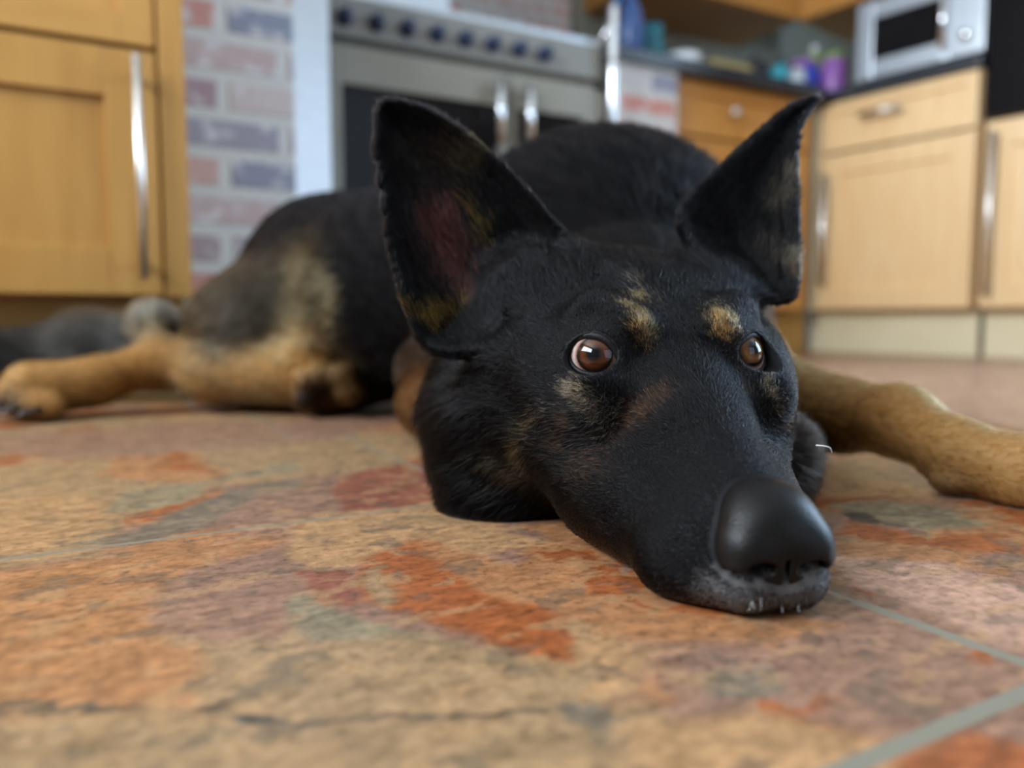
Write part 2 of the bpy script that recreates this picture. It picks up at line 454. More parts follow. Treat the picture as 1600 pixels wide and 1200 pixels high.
lk(m, rr, 0, p, 'Roughness')
hh = M_('SUBTRACT', (n2, 'Fac'), M_('MULTIPLY', (gm, 0), vb=0.8))
bp = nd(m, 'ShaderNodeBump', Strength=0.10, Distance=0.002); lk(m, hh[0], 0, bp, 'Height'); lk(m, bp, 'Normal', p, 'Normal')
fo = bpy.data.objects.new('floor', floor_mesh()); fo.data.materials.append(m); COL.objects.link(fo); struct(fo)

# ------------------------------------------------------------------ brick piers and alcove
kbox('wall_pier_left', M['brick'], 0.127, 0.352, 1.58, 2.60, 0, HZ)
kbox('trim_1', M['steel'], 0.352, 0.435, 1.62, 2.599, 0, HZ - 0.001)
kbox('wall_pier_right', M['brick'], 1.335, 1.585, 1.90, 2.60, 0, 0.87)

# ------------------------------------------------------------------ fitted units
def bar_handle(parent, x, z0, z1, y, r=0.006, vertical=True, m='satin'):
    bm = bmesh.new()
    if vertical:
        add_tube(bm, [(x, y - .03, z0), (x, y - .03, z1)], [r, r])
        for z in (z0 + .025, z1 - .025): add_tube(bm, [(x, y, z), (x, y - .03, z)], [r * .8, r * .8])
    else:
        add_tube(bm, [(z0, y - .03, x), (z1, y - .03, x)], [r, r])
        for z in (z0 + .015, z1 - .015): add_tube(bm, [(z, y, x), (z, y - .03, x)], [r * .8, r * .8])
    return finish('handle', bm, M[m], parent, True)
def shaker_front(name, parent, x0, x1, z0, z1, m, mr, rail=0.07, y=0.0):
    """frame and recessed panel door, its face towards -y at y"""
    bm = bmesh.new()
    add_box(bm, x0, x0 + rail, y - .02, y, z0, z1, .0015); add_box(bm, x1 - rail, x1, y - .02, y, z0, z1, .0015)
    add_box(bm, x0 + rail, x1 - rail, y - .02, y, z0, z0 + rail, .0015); add_box(bm, x0 + rail, x1 - rail, y - .02, y, z1 - rail, z1, .0015)
    o = finish(name, bm, mr, parent)
    box('door_panel', m, o, x0 + rail - .005, x1 - rail + .005, y - .010, y - .002, z0 + rail - .005, z1 - rail + .005)
    return o
def carcass(t, x0, x1, z0, z1, depth, m, th=0.018):
    bm = bmesh.new()
    add_box(bm, x0, x0 + th, 0.001, depth, z0, z1); add_box(bm, x1 - th, x1, 0.001, depth, z0, z1)
    add_box(bm, x0 + th, x1 - th, 0.001, depth, z0, z0 + th); add_box(bm, x0 + th, x1 - th, 0.001, depth, z1 - th, z1)
    add_box(bm, x0 + th, x1 - th, depth - th, depth, z0 + th, z1 - th)
    return finish('carcass', bm, m, t)

# left unit (close), face at t = 1.315
t = thing('kitchen_cabinet', 'honey oak kitchen cabinet with tall bar handle, right against the left brick pier', 'cabinet', K(-0.52, 1.315), KA)
carcass(t, 0, 0.607, 0.15, 0.90, 0.57, M['oak'])
d = shaker_front('door', t, 0.004, 0.605, 0.153, 0.512, M['oak'], M['oak'])
bar_handle(d, 0.578, 0.175, 0.497, -0.02)
d = shaker_front('drawer', t, 0.004, 0.605, 0.520, 0.705, M['oak_h'], M['oak_h'], 0.045)
bar_handle(d, 0.612, 0.2, 0.4, -0.02, vertical=False)
d = shaker_front('drawer', t, 0.004, 0.605, 0.713, 0.898, M['oak_h'], M['oak_h'], 0.045)
bar_handle(d, 0.81, 0.2, 0.4, -0.02, vertical=False)
box('end_panel', M['oak'], t, 0.609, 0.645, -0.025, 0.57, 0.15, 0.90, .002)
box('plinth', M['plinth'], t, 0, 0.64, 0.045, 0.063, 0.0, 0.149)
t = thing('kitchen_cabinet', 'honey oak kitchen cabinet cut by the edge of view, its bar handle out of sight', 'cabinet', K(-1.13, 1.315), KA)
carcass(t, 0, 0.605, 0.15, 0.90, 0.57, M['oak'])
d = shaker_front('door', t, 0.004, 0.601, 0.153, 0.512, M['oak'], M['oak'])
bar_handle(d, 0.03, 0.175, 0.497, -0.02)
d = shaker_front('drawer', t, 0.004, 0.601, 0.520, 0.898, M['oak_h'], M['oak_h'], 0.06)
bar_handle(d, 0.72, 0.2, 0.4, -0.02, vertical=False)
box('plinth', M['plinth'], t, 0, 0.605, 0.045, 0.063, 0.0, 0.149)

# back run right of the cooker, face at t = 1.85
t = thing('kitchen_cabinet', 'amber oak base cabinet in the far corner beside the right brick pier', 'cabinet', K(1.595, 1.945), KA)
carcass(t, 0, 0.60, 0.15, 0.87, 0.56, M['oak_far'])
d = shaker_front('drawer', t, 0.004, 0.596, 0.70, 0.866, M['oak_far'], M['oak_far'], 0.04)
bm = bmesh.new(); add_lathe(bm, [(.004, 0), (.005, .012), (.016, .018), (.017, .024), (.01, .028), (.001, .029)], 16)
k = finish('knob', bm, M['satin'], d, True); k.rotation_euler = (math.radians(90), 0, 0); k.location = (0.24, -0.02, 0.785)
d = shaker_front('door', t, 0.004, 0.596, 0.153, 0.69, M['oak_far'], M['oak_far'])
bar_handle(d, 0.085, 0.45, 0.62, -0.02, 0.009)
box('plinth', M['plinth'], t, 0, 0.68, 0.045, 0.063, 0.0, 0.149)

# right run
def at_r(q, off=0.0, z=0.0): return RC + R * q + RB * off + Vector((0, 0, z))
t = thing('kitchen_cabinet', 'pale oak base cabinet standing under the microwave', 'cabinet', at_r(0.0), RA)
carcass(t, 0.02, 0.555, 0.15, 0.87, 0.5, M['oak_pale'])
d = shaker_front('drawer', t, 0.05, 0.552, 0.70, 0.866, M['oak_pale'], M['oak_pale'], 0.035)
bar_handle(d, 0.80, 0.19, 0.33, -0.02, 0.008, False)
d = shaker_front('door', t, 0.05, 0.552, 0.153, 0.69, M['oak_pale'], M['oak_pale'])
bar_handle(d, 0.075, 0.24, 0.62, -0.02, 0.010)
box('corner_post', M['cream_lit_wood'], t, -0.05, 0.03, -0.02, 0.1, 0.15, 0.866, .002)
box('plinth', M['cream_lit_wood'], t, -0.02, 0.555, 0.05, 0.068, 0.0, 0.149)  # strong light on this plinth is put into its cream colour
t = thing('oven_cabinet', 'pale oak cabinet with a long handle, carrying the black oven', 'cabinet', at_r(0.573), RA)
carcass(t, 0, 0.62, 0.15, 0.71, 0.58, M['oak_pale'])
d = shaker_front('door', t, 0.006, 0.614, 0.153, 0.70, M['oak_pale'], M['oak_pale'])
bar_handle(d, 0.035, 0.19, 0.67, -0.02, 0.009)
box('plinth', M['cream_lit_wood'], t, 0, 0.62, 0.05, 0.068, 0.0, 0.149)  # cream again stands in for the light falling on the plinth
t = thing('built_in_oven', 'black oven at the right edge of view on the pale oak cabinet', 'oven', at_r(0.573, -0.002, 0.715), RA)
box('body', M['dark'], t, 0.02, 0.60, 0.01, 0.55, 0.0, 0.9)
box('door', M['glass_black'], t, 0.002, 0.618, -0.03, 0.008, 0.0, 0.62, .004)
box('control_panel', M['dark'], t, 0.002, 0.618, -0.03, 0.008, 0.625, 0.9, .004)
bar_handle(t, 0.56, 0.08, 0.54, -0.03, 0.009, False, 'steel')

# worktops
bm = bmesh.new(); add_box(bm, 1.305, 2.215, 1.88, 2.598, 0.8705, 0.91, .004)
o = finish('worktop', bm, M['worktop']); o.rotation_euler = (0, 0, KA); tag(o, 'dark granite worktop along the back wall over amber cabinet and pier', 'worktop')
bm = bmesh.new(); add_box(bm, 0.0, 0.5565, -0.03, 0.56, 0.8705, 0.91, .004)
o = finish('worktop', bm, M['worktop']); o.location = RC; o.rotation_euler = (0, 0, RA); tag(o, 'dark granite worktop under the silver microwave', 'worktop')
# corner infill of worktop
bm = bmesh.new(); add_box(bm, -1.135, 0.13, -0.03, 0.57, 0.9005, 0.935, .004)
o = finish('worktop', bm, M['worktop']); o.rotation_euler = (0, 0, KA); o.location = K(0, 1.315); tag(o, 'dark granite worktop above the honey oak cabinets', 'worktop')

# wall units (undersides show at the top)
def wall_unit(label, loc, rz, w, m):
    t = thing('wall_cabinet', label, 'cabinet', loc, rz)
    box('carcass', m, t, 0, w, 0.001, 0.33, 0.0, 0.72)
    d = shaker_front('door', t, 0.003, w / 2 - .002, 0.003, 0.717, m, m, 0.06); bar_handle(d, w / 2 - .04, 0.05, 0.25, -0.02)
    d = shaker_front('door', t, w / 2 + .002, w - .003, 0.003, 0.717, m, m, 0.06); bar_handle(d, w / 2 + .04, 0.05, 0.25, -0.02)
wall_unit('oak wall cabinet over the back worktop, left of the ceiling corner', K(1.70, 2.27, 1.30), KA, 0.79, M['oak_far'])
wall_unit('oak wall cabinet above the silver microwave', at_r(-0.24, 0.274, 1.30), RA, 0.78, M['oak_far'])

# ------------------------------------------------------------------ range cooker, face at t = 1.80
ck = thing('range_cooker', 'wide steel range cooker with a row of dark knobs between brick piers', 'cooker', K(0.495, 1.88), KA)
CW = 0.78
box('body', M['enamel'], ck, 0, CW, 0.012, 0.60, 0.09, 0.885, .003)
box('hob', M['steel'], ck, -0.005, CW + .005, -0.01, 0.61, 0.8855, 0.905, .004)
cp = box('control_panel', M['enamel'], ck, 0, CW, -0.022, 0.011, 0.79, 0.885, .004)
for i in range(8):
    bm = bmesh.new(); add_lathe(bm, [(.021, 0), (.021, .006), (.016, .008), (.0145, .03), (.012, .034), (.001, .035)], 20)
    add_box(bm, -.003, .003, -.015, .015, .03, .038)
    k = finish('knob', bm, M['navy'], cp, True); k.rotation_euler = (math.radians(90), 0, 0); k.location = (0.041 + i * 0.0785, -0.022, 0.832)
def oven_door(x0, x1, z0, z1, hx, hz0, hz1):
    bm = bmesh.new()
    add_box(bm, x0, x0 + .025, -.03, .011, z0, z1, .002); add_box(bm, x1 - .025, x1, -.03, .011, z0, z1, .002)
    add_box(bm, x0 + .025, x1 - .025, -.03, .011, z1 - .09, z1, .002); add_box(bm, x0 + .025, x1 - .025, -.03, .011, z0, z0 + .04, .002)
    d = finish('door', bm, M['cream_enamel'], ck)
    box('door_glass', M['glass_black'], d, x0 + .02, x1 - .02, -.022, -.008, z0 + .035, z1 - .085)
    bar_handle(d, hx, hz0, hz1, -.03, 0.011, True, 'chrome')
oven_door(0.004, 0.475, 0.12, 0.768, 0.440, 0.575, 0.738)
oven_door(0.481, 0.74, 0.12, 0.768, 0.528, 0.575, 0.738)
box('warming_drawer', M['cream_enamel'], ck, 0.743, CW, -.03, .011, 0.12, 0.757, .002)
bm = bmesh.new()
add_tube(bm, [(0.795, -.055, 0.585), (0.795, -.055, 0.60), (0.795, -.055, 0.98), (0.795, -.055, 0.995)], [.006, .013, .013, .006])
for z in (0.62, 0.95): add_tube(bm, [(0.795, -.055, z), (0.775, 0.012, z - .08 if z > .9 else z)], [.007, .007])
finish('side_rail', bm, M['chrome'], ck, True)
for x in (0.05, CW - .05):
    for y in (.06, .55):
        bm = bmesh.new(); add_lathe(bm, [(.02, 0), (.02, .01), (.012, .015), (.012, .0895)], 16, (x, y, 0)); finish('leg', bm, M['dark'], ck, True)
# pan supports on the hob
bm = bmesh.new()
for cx in (.12, .30, .48, .66):
    add_box(bm, cx - .08, cx + .08, .27, .28, .93, .94); add_box(bm, cx - .005, cx + .005, .1, .5, .93, .94)
    for yy in (.11, .49): add_box(bm, cx - .005, cx + .005, yy - .005, yy + .005, .905, .93)
finish('pan_support', bm, M['dark'], ck)
bm = bmesh.new(); add_box(bm, 0.45, 1.10, 2.525, 2.544, 0.90, 1.6, .003)
o = finish('splashback', bm, M['steel']); o.rotation_euler = (0, 0, KA); tag(o, 'brushed steel splashback panel on the wall behind the cooker', 'splashback')

# ------------------------------------------------------------------ microwave
mw = thing('microwave_oven', 'silver microwave with dark window standing on the right worktop', 'microwave', at_r(0.155, 0.0, 0.91), RA)
bm = bmesh.new(); add_box(bm, 0, .40, .02, .36, .012, .262, .006); finish('body', bm, M['steel'], mw)
bm = bmesh.new()
add_box(bm, 0, .055, -.01, .019, .012, .262, .003); add_box(bm, .285, .30, -.01, .019, .012, .262, .003)
add_box(bm, .055, .285, -.01, .019, .012, .07, .003); add_box(bm, .055, .285, -.01, .019, .205, .262, .003)
M['mw'] = noise_mat('silver_paint', (0.60, 0.66, 0.72), (0.66, 0.72, 0.78), 8, 0.3, 0.7)
d = finish('door', bm, M['mw'], mw)
box('window', M['glass_black'], d, .05, .29, 0.0, .012, .065, .21)
bar_handle(d, .292, .04, .235, -.01, .008, True, 'chrome')
cpn = box('control_panel', M['mw'], mw, .302, .40, -.01, .019, .012, .262, .003)
bm = bmesh.new(); add_lathe(bm, [(.02, 0), (.02, .004), (.015, .016), (.001, .017)], 20)
k = finish('dial', bm, M['chrome'], cpn, True); k.rotation_euler = (math.radians(90), 0, 0); k.location = (.35, -.01, .07)
for x in (.04, .36):
    for y in (.06, .32):
        bm = bmesh.new(); add_lathe(bm, [(.012, 0), (.014, .0125)], 12, (x, y, 0)); finish('foot', bm, M['dark'], mw, True)

# ------------------------------------------------------------------ things on the worktop
def lathe_thing(name, label, cat, px, y, z, prof, m, parts=()):
    """stands at the world spot seen along px at depth y"""
    a = (px - 800) / FPX
    t = thing(name, label, cat, (a * y / 1.03, y, z))
    bm = bmesh.new(); add_lathe(bm, prof, 28); finish('body', bm, m, t, True)
    for nm, pr, mm in parts:
        bm = bmesh.new(); add_lathe(bm, pr, 24); finish(nm, bm, mm, t, True)
    return t
def pm(name, c, r=.3): return noise_mat(name, c, tuple(min(1, x * 1.15) for x in c), 12, r)
m_white = pm('white_glaze', (.75, .8, .85), .15); m_teal = pm('teal_plastic', (.03, .32, .40)); m_blue = pm('blue_plastic', (.03, .06, .45))
m_purple = pm('purple_foil', (.30, .12, .42)); m_green = pm('lime_plastic', (.25, .42, .08)); m_azure = pm('azure_plastic', (.0, .30, .75))
m_yel = pm('yellow_card', (.42, .34, .14), .6); m_red = pm('red_tin', (.22, .03, .03)); m_clear = pm('frosted_jar', (.45, .52, .58), .15)
WT = 0.9105
lathe_thing('bowl', 'white glazed bowl on the back worktop above the amber cabinet', 'bowl', 1066, 2.62, WT, [(.03, 0), (.035, .004), (.062, .04), (.066, .07), (.062, .069), (.03, .012), (.001, .01)], m_white)
bx_ = thing('tissue_box', 'mustard yellow card box on the back worktop right of the white bowl', 'box', W(1130, 110, 2.72).to_2d().to_3d() + Vector((0, 0, WT)), KA)
bm = bmesh.new(); add_box(bm, -.085, .085, -.05, .05, 0, .075, .003); finish('carton', bm, m_yel, bx_)
bm = bmesh.new(); add_box(bm, -.05, .05, -.012, .012, .075, .079); finish('lid_flap', bm, m_white, bx_)
lathe_thing('canister', 'black canister with domed lid between yellow box and teal bottle', 'canister', 1178, 2.80, WT, [(.05, 0), (.052, .005), (.052, .09), (.05, .092)], M['dark'], [('lid', [(.053, .092), (.053, .1), (.03, .112), (.01, .116), (.012, .13), (.001, .132)], M['dark'])])
lathe_thing('bottle', 'teal round bottle in the corner clutter, left of the blue jar', 'bottle', 1219, 2.78, WT, [(.036, 0), (.04, .005), (.04, .06), (.03, .085), (.014, .095), (.013, .1)], m_teal, [('cap', [(.015, .1), (.015, .12), (.001, .121)], M['dark'])])
lathe_thing('storage_jar', 'deep blue storage jar in the worktop corner', 'jar', 1256, 2.86, WT, [(.05, 0), (.055, .01), (.055, .09), (.045, .11)], m_blue, [('lid', [(.048, .11), (.048, .13), (.02, .14), (.001, .142)], m_purple)])
lathe_thing('bottle', 'lime green bottle standing at the back of the worktop corner', 'bottle', 1272, 3.0, WT, [(.03, 0), (.034, .005), (.034, .16), (.018, .2), (.014, .21)], m_green, [('cap', [(.016, .21), (.016, .235), (.001, .236)], m_white)])
lathe_thing('storage_jar', 'purple foil jar beside the microwave', 'jar', 1303, 2.84, WT, [(.042, 0), (.046, .01), (.046, .12), (.036, .135)], m_purple, [('lid', [(.038, .135), (.038, .15), (.001, .152)], m_green)])
lathe_thing('tin', 'dark red tin behind the teal bottle', 'tin', 1238, 3.04, WT, [(.04, 0), (.042, .003), (.042, .15), (.04, .153)], m_red, [('lid', [(.043, .153), (.043, .165), (.001, .166)], M['dark'])])
lathe_thing('glass_jar', 'small clear jar at the front edge of the worktop corner', 'jar', 1246, 2.72, WT, [(.026, 0), (.03, .004), (.03, .045), (.024, .05)], m_clear, [('lid', [(.027, .05), (.027, .062), (.001, .063)], M['satin'])])
t = lathe_thing('spray_bottle', 'bright blue spray bottle on the worktop over the right brick pier', 'bottle', 985, 2.42, WT, [(.035, 0), (.04, .006), (.04, .10), (.028, .15), (.014, .17), (.014, .19)], pm('navy_plastic', (.04, .09, .25)))
bm = bmesh.new(); add_box(bm, -.05, .035, -.014, .014, .19, .225, .006); add_tube(bm, [(-.03, 0, .19), (-.045, 0, .17), (-.042, 0, .145)], [.006, .006, .004]); finish('trigger_head', bm, m_azure, t)
lathe_thing('jug', 'teal jug behind the blue spray bottle', 'jug', 1018, 2.60, WT, [(.035, 0), (.045, .01), (.05, .07), (.035, .13), (.038, .16), (.034, .158), (.03, .13), (.001, .128)], pm('teal_glaze', (.02, .22, .30), .2))
# ------------------------------------------------------------------ the dog: one continuous body grown from a distance field
O = np.array([0.082, 0.390, 0.0])
L_ = np.array([0.985, 0.172, 0.0]); F_ = np.array([0.172, -0.985, 0.0]); Z_ = np.array([0, 0, 1.0])
def H(l, f, z): return O + L_ * l + F_ * f + Z_ * z          # head frame: sideways, towards the nose, up
def A3(v): return np.array([v[0], v[1], v[2]], float)
BLK = (0.0055, 0.0052, 0.006); TAN = (0.30, 0.15, 0.048); TAN2 = (0.38, 0.205, 0.075); GRY = (0.16, 0.135, 0.10); BRN = (0.06, 0.035, 0.02)
PR = []
def rc(a, b, ra, rb, k, col=BLK, flow=None, fl=0.012, grp='head'):
    a = A3(a); b = A3(b)
    PR.append(dict(t='rc', a=a, b=b, ra=ra, rb=rb, k=k, col=np.array(col), flow=(b - a) / (np.linalg.norm(b - a) + 1e-9) if flow is None else A3(flow) / np.linalg.norm(flow), fl=fl, g=grp))
def el(c, r, axes=None, k=0.02, col=BLK, flow=(0, 1, 0), fl=0.012, grp='head'):
    ax = np.eye(3) if axes is None else np.array(axes, float)
    ax = ax / np.linalg.norm(ax, axis=1)[:, None]
    PR.append(dict(t='el', c=A3(c), r=np.array(r), ax=ax, k=k, col=np.array(col), flow=A3(flow) / np.linalg.norm(flow), fl=fl, g=grp))
back = tuple(-F_)
# --- head
sk = math.radians(35)
skf = F_ * math.cos(sk) - Z_ * math.sin(sk); skn = F_ * math.sin(sk) + Z_ * math.cos(sk)
el(H(0, -.048, .0955), (.061, .080, .045), (L_, skf, skn), .014, flow=back, fl=.0095)
rc(H(.002, .084, .029), H(0, .015, .060), .0205, .029, .016, flow=-F_, fl=.004)                 # muzzle
rc(H(0, .02, .060), H(0, -.03, .088), .026, .034, .016, flow=-F_ + Z_ * .5, fl=.006)         # stop
for s in (-1, 1):
    rc(H(s * .017, .072, .020), H(s * .029, .0, .032), .0205, .032, .014, flow=-F_ - Z_ * .3, fl=.005)   # flews
    rc(H(s * .010 + .003, .094, .0140), H(s * (.024 if s < 0 else .014), .070, .0155), .0145, .0175, .010, flow=-F_ - Z_ * .3, fl=.004)
    el(H(s * .046, -.045, .066), (.034, .05, .042), (L_, F_, Z_), .025, flow=-F_ - Z_ * .35 + L_ * s * .3, fl=.014)  # cheek
    rc(H(s * .044, .004, .078), H(s * .060, -.045, .094), .016, .02, .018, flow=-F_, fl=.008)      # cheekbone
    rc(H(s * .024, .000, .110), H(s * .038, -.014, .118), .011, .012, .014, flow=-F_ + Z_, fl=.008)      # brow
    rc(H(s * .042, -.060, .115), H(s * .058, -.078, .132), .022, .018, .016, flow=-F_ + Z_, fl=.014)   # ear root
rc(H(0, .06, .020), H(0, -.06, .038), .020, .040, .02, flow=-F_, fl=.008)               # jaw
# ruff and neck
rc((.020, .480, .060), (.022, .485, .100), .062, .050, .03, flow=(-.35, .7, -.6), fl=.026)
rc((.018, .52, .06), (.045, .56, .08), .055, .066, .03, flow=(-.4, .8, -.5), fl=.03)
rc(W(785, 765, .470), (.03, .50, .05), .036, .045, .02, flow=(-.35, .5, -.6), fl=.014)
rc((.146, .480, .028), (.130, .49, .068), .038, .024, .02, flow=(.5, .7, -.5), fl=.018, col=(.016, .011, .008))
rc(H(0, -.09, .075), (.10, .66, .10), .060, .095, .03, flow=(0, 1, .1), fl=.03, grp='body')
# --- trunk
el((.095, .79, .150), (.150, .17, .145), None, .05, flow=(-.2, 1, -.1), fl=.022, grp='body')
rc((.07, .82, .145), (-.24, 1.07, .150), .132, .126, .05, flow=(-.75, .6, -.25), fl=.016, grp='body')
rc((-.24, 1.07, .150), (-.355, 1.10, .080), .118, .078, .04, flow=(-.9, .1, -.4), fl=.016, grp='body')
el((.1, .74, .07), (.15, .12, .07), None, .04, flow=(0, 1, -.3), fl=.02, grp='body', col=(.02, .016, .014))
# --- near hind leg (right), flat on the floor
el((-.315, .985, .105), (.105, .065, .082), ((.95, 0, .30), (0, 1, 0), (-.30, 0, .95)), .03, col=(.04, .028, .016), flow=(-.8, 0, -.5), fl=.014, grp='body')
rc(W(500, 440, .94), W(490, 560, .94), .028, .040, .02, col=(.34, .24, .11), flow=(-.5, 0, -.8), fl=.012, grp='body')
rc(W(470, 582, .93), W(330, 583, .95), .040, .032, .02, col=TAN2, flow=(-1, 0, 0), fl=.009, grp='body')
rc(W(330, 585, .95), W(250, 560, .96), .032, .027, .02, col=TAN2, flow=(-1, 0, .2), fl=.009, grp='body')
rc(W(250, 565, .955), W(150, 595, .92), .027, .024, .02, col=TAN, flow=(-1, 0, 0), fl=.007, grp='body')
rc(W(150, 596, .92), W(50, 610, .885), .026, .033, .02, col=TAN2, flow=(-1, -.2, 0), fl=.006, grp='body')
for i, (px, py, Y) in enumerate(((20, 622, .865), (-10, 618, .88), (45, 632, .86), (70, 634, .865))):
    el(W(px, py, Y), (.022, .017, .016), None, .008, col=TAN2, flow=(-1, -.2, 0), fl=.005, grp='body')
el(W(240, 512, .985), (.026, .024, .026), None, .015, col=(.42, .36, .25), flow=(-.2, 0, 1), fl=.02, grp='body')
# tail
rc((-.40, 1.10, .075), W(150, 550, 1.085), .05, .040, .03, col=(.10, .095, .085), flow=(-1, 0, -.1), fl=.03, grp='body')
rc(W(150, 550, 1.085), W(-20, 572, 1.05), .040, .032, .03, col=(.03, .028, .026), flow=(-1, 0, -.1), fl=.03, grp='body')
rc(W(-20, 572, 1.05), W(-160, 590, 1.0), .032, .018, .03, col=BLK, flow=(-1, 0, -.1), fl=.03, grp='body')
# other hind paw, sole towards the viewer
rc((-.14, 1.0, .07), W(508, 610, .925), .05, .032, .012, col=BRN, flow=(-1, -.5, 0), fl=.008, grp='body')
for px, py, r_ in ((482, 598, .016), (505, 588, .016), (533, 592, .019), (545, 612, .017), (478, 622, .016)):
    el(W(px, py, .892), (r_, .02, r_), None, .006, col=(.13, .075, .03) if px > 500 else (.03, .022, .018), flow=(0, -.3, 1), fl=.005, grp='body')
# near foreleg, elbow and folded forearm behind the cheek
rc((0, .78, .12), W(680, 575, .78), .06, .034, .03, col=(.012, .009, .007), flow=(-.2, 0, -1), fl=.014, grp='body')
rc(W(680, 595, .76), W(672, 632, .72), .032, .026, .02, col=(.05, .028, .016), flow=(.3, -.8, -.3), fl=.01, grp='body')
rc(W(670, 630, .72), W(770, 690, .60), .026, .024, .02, col=(.2, .10, .04), flow=(.5, -.8, 0), fl=.008, grp='body')
# far foreleg stretched to the right
rc((.12, .75, .11), (.190, .67, .055), .078, .042, .03, col=BRN, flow=(.5, -.3, -.8), fl=.014, grp='body')
rc((.20, .66, .055), W(1310, 648, .60), .042, .026, .02, col=(.26, .15, .06), flow=(.8, -.4, 0), fl=.008, grp='body')
rc(W(1310, 648, .60), W(1405, 658, .555), .025, .0225, .015, col=TAN, flow=(.8, -.4, 0), fl=.008, grp='body')
rc(W(1405, 658, .555), W(1500, 712, .505), .0225, .0200, .015, col=TAN2, flow=(.8, -.4, -.2), fl=.006, grp='body')
rc(W(1500, 712, .505), W(1600, 742, .475), .0205, .0215, .015, col=TAN2, flow=(.8, -.3, -.1), fl=.006, grp='body')
rc(W(1600, 742, .475), W(1700, 760, .455), .0215, .024, .015, col=TAN2, flow=(.8, -.3, 0), fl=.005, grp='body')
for px, py, Y in ((1730, 775, .44), (1745, 770, .455), (1750, 765, .47), (1725, 785, .43)):
    el(W(px, py, Y), (.020, .015, .014), None, .006, col=TAN2, flow=(1, -.3, 0), fl=.004, grp='body')
el(W(1490, 752, .495), (.014, .012, .008), None, .006, col=BLK, flow=(1, 0, 0), fl=.002, grp='body')    # carpal pad

# --- ears: cupped sheets with an outline
class Sheet:
    def __init__(s, pts, tri, cup, th, ecc):
        a, b, c = [A3(W(*q)) for q in tri]
        s.o = a
        n = np.cross(b - a, c - a); n /= np.linalg.norm(n)
        camp = np.array([0, 0, CAM_H])
        if n @ (a - camp) < 0: n = -n
        s.n = n                                   # away from the viewer
        s.u = (b - a) / np.linalg.norm(b - a); s.v = np.cross(n, s.u)
        P = []
        for px, py in pts:
            d = A3(W(px, py, 1.0)) - camp
            t = ((a - camp) @ n) / (d @ n)
            q = camp + d * t - a
            P.append((q @ s.u, q @ s.v))
        P = np.array(P)
        for _ in range(2):                        # round the outline (corner cutting)
            Q = []
            for i in range(len(P)):
                p0, p1 = P[i], P[(i + 1) % len(P)]
                Q += [p0 * .75 + p1 * .25, p0 * .25 + p1 * .75]
            P = np.array(Q)
        s.poly = P; s.cup = cup; s.th = th; s.ecc = ecc
        s.lo = P.min(0); s.hi = P.max(0)
    def sd(s, X):
        q = X - s.o
        u = q @ s.u; v = q @ s.v; w = q @ s.n
        out = np.full(len(X), 0.0)
        P2 = np.stack([u, v], 1)
        far = np.maximum(np.maximum(s.lo - P2, P2 - s.hi).max(1), np.abs(w) - s.cup * 1.3)
        res = far + .01
        m_ = far < .03
        if m_.any():
            d = poly_sd(P2[m_], s.poly)
            e = np.maximum(-d, 0)
            wm = s.cup * (1 - np.exp(-e / s.ecc))
            g = np.abs(w[m_] - wm) - s.th * (1 + np.clip(e / .02, 0, 1) * .6)
            h = np.clip(.5 + .5 * (g - d) / .004, 0, 1)
            res[m_] = (d * (1 - h) + g * h + .004 * h * (1 - h)) * .75
        return res
EARS = [
 Sheet([(585,172),(606,156),(640,160),(700,186),(750,222),(790,258),(830,300),(862,338),(900,380),(880,470),(830,520),(760,555),(690,560),(655,540),(640,500),(622,455),(605,380),(592,300),(583,230),(580,195)],
       [(660,535,.430),(880,350,.455),(600,165,.475)], .030, .0029, .016),
 Sheet([(1290,146),(1262,153),(1225,170),(1190,200),(1150,236),(1112,272),(1078,300),(1050,350),(1110,430),(1180,470),(1238,476),(1252,440),(1250,380),(1248,300),(1247,250),(1250,205),(1262,180)],
       [(1085,300,.478),(1245,460,.466),(1285,150,.520)], .022, .0027, .016),
]
EYES = []
for s in (-1, 1):
    c = H(-.0385 if s < 0 else .0350, -.0035, .0960)
    outd = F_ * .86 + L_ * s * (.56 if s < 0 else .44) + Z_ * .14; outd /= np.linalg.norm(outd)
    EYES.append((c, outd, .0145))

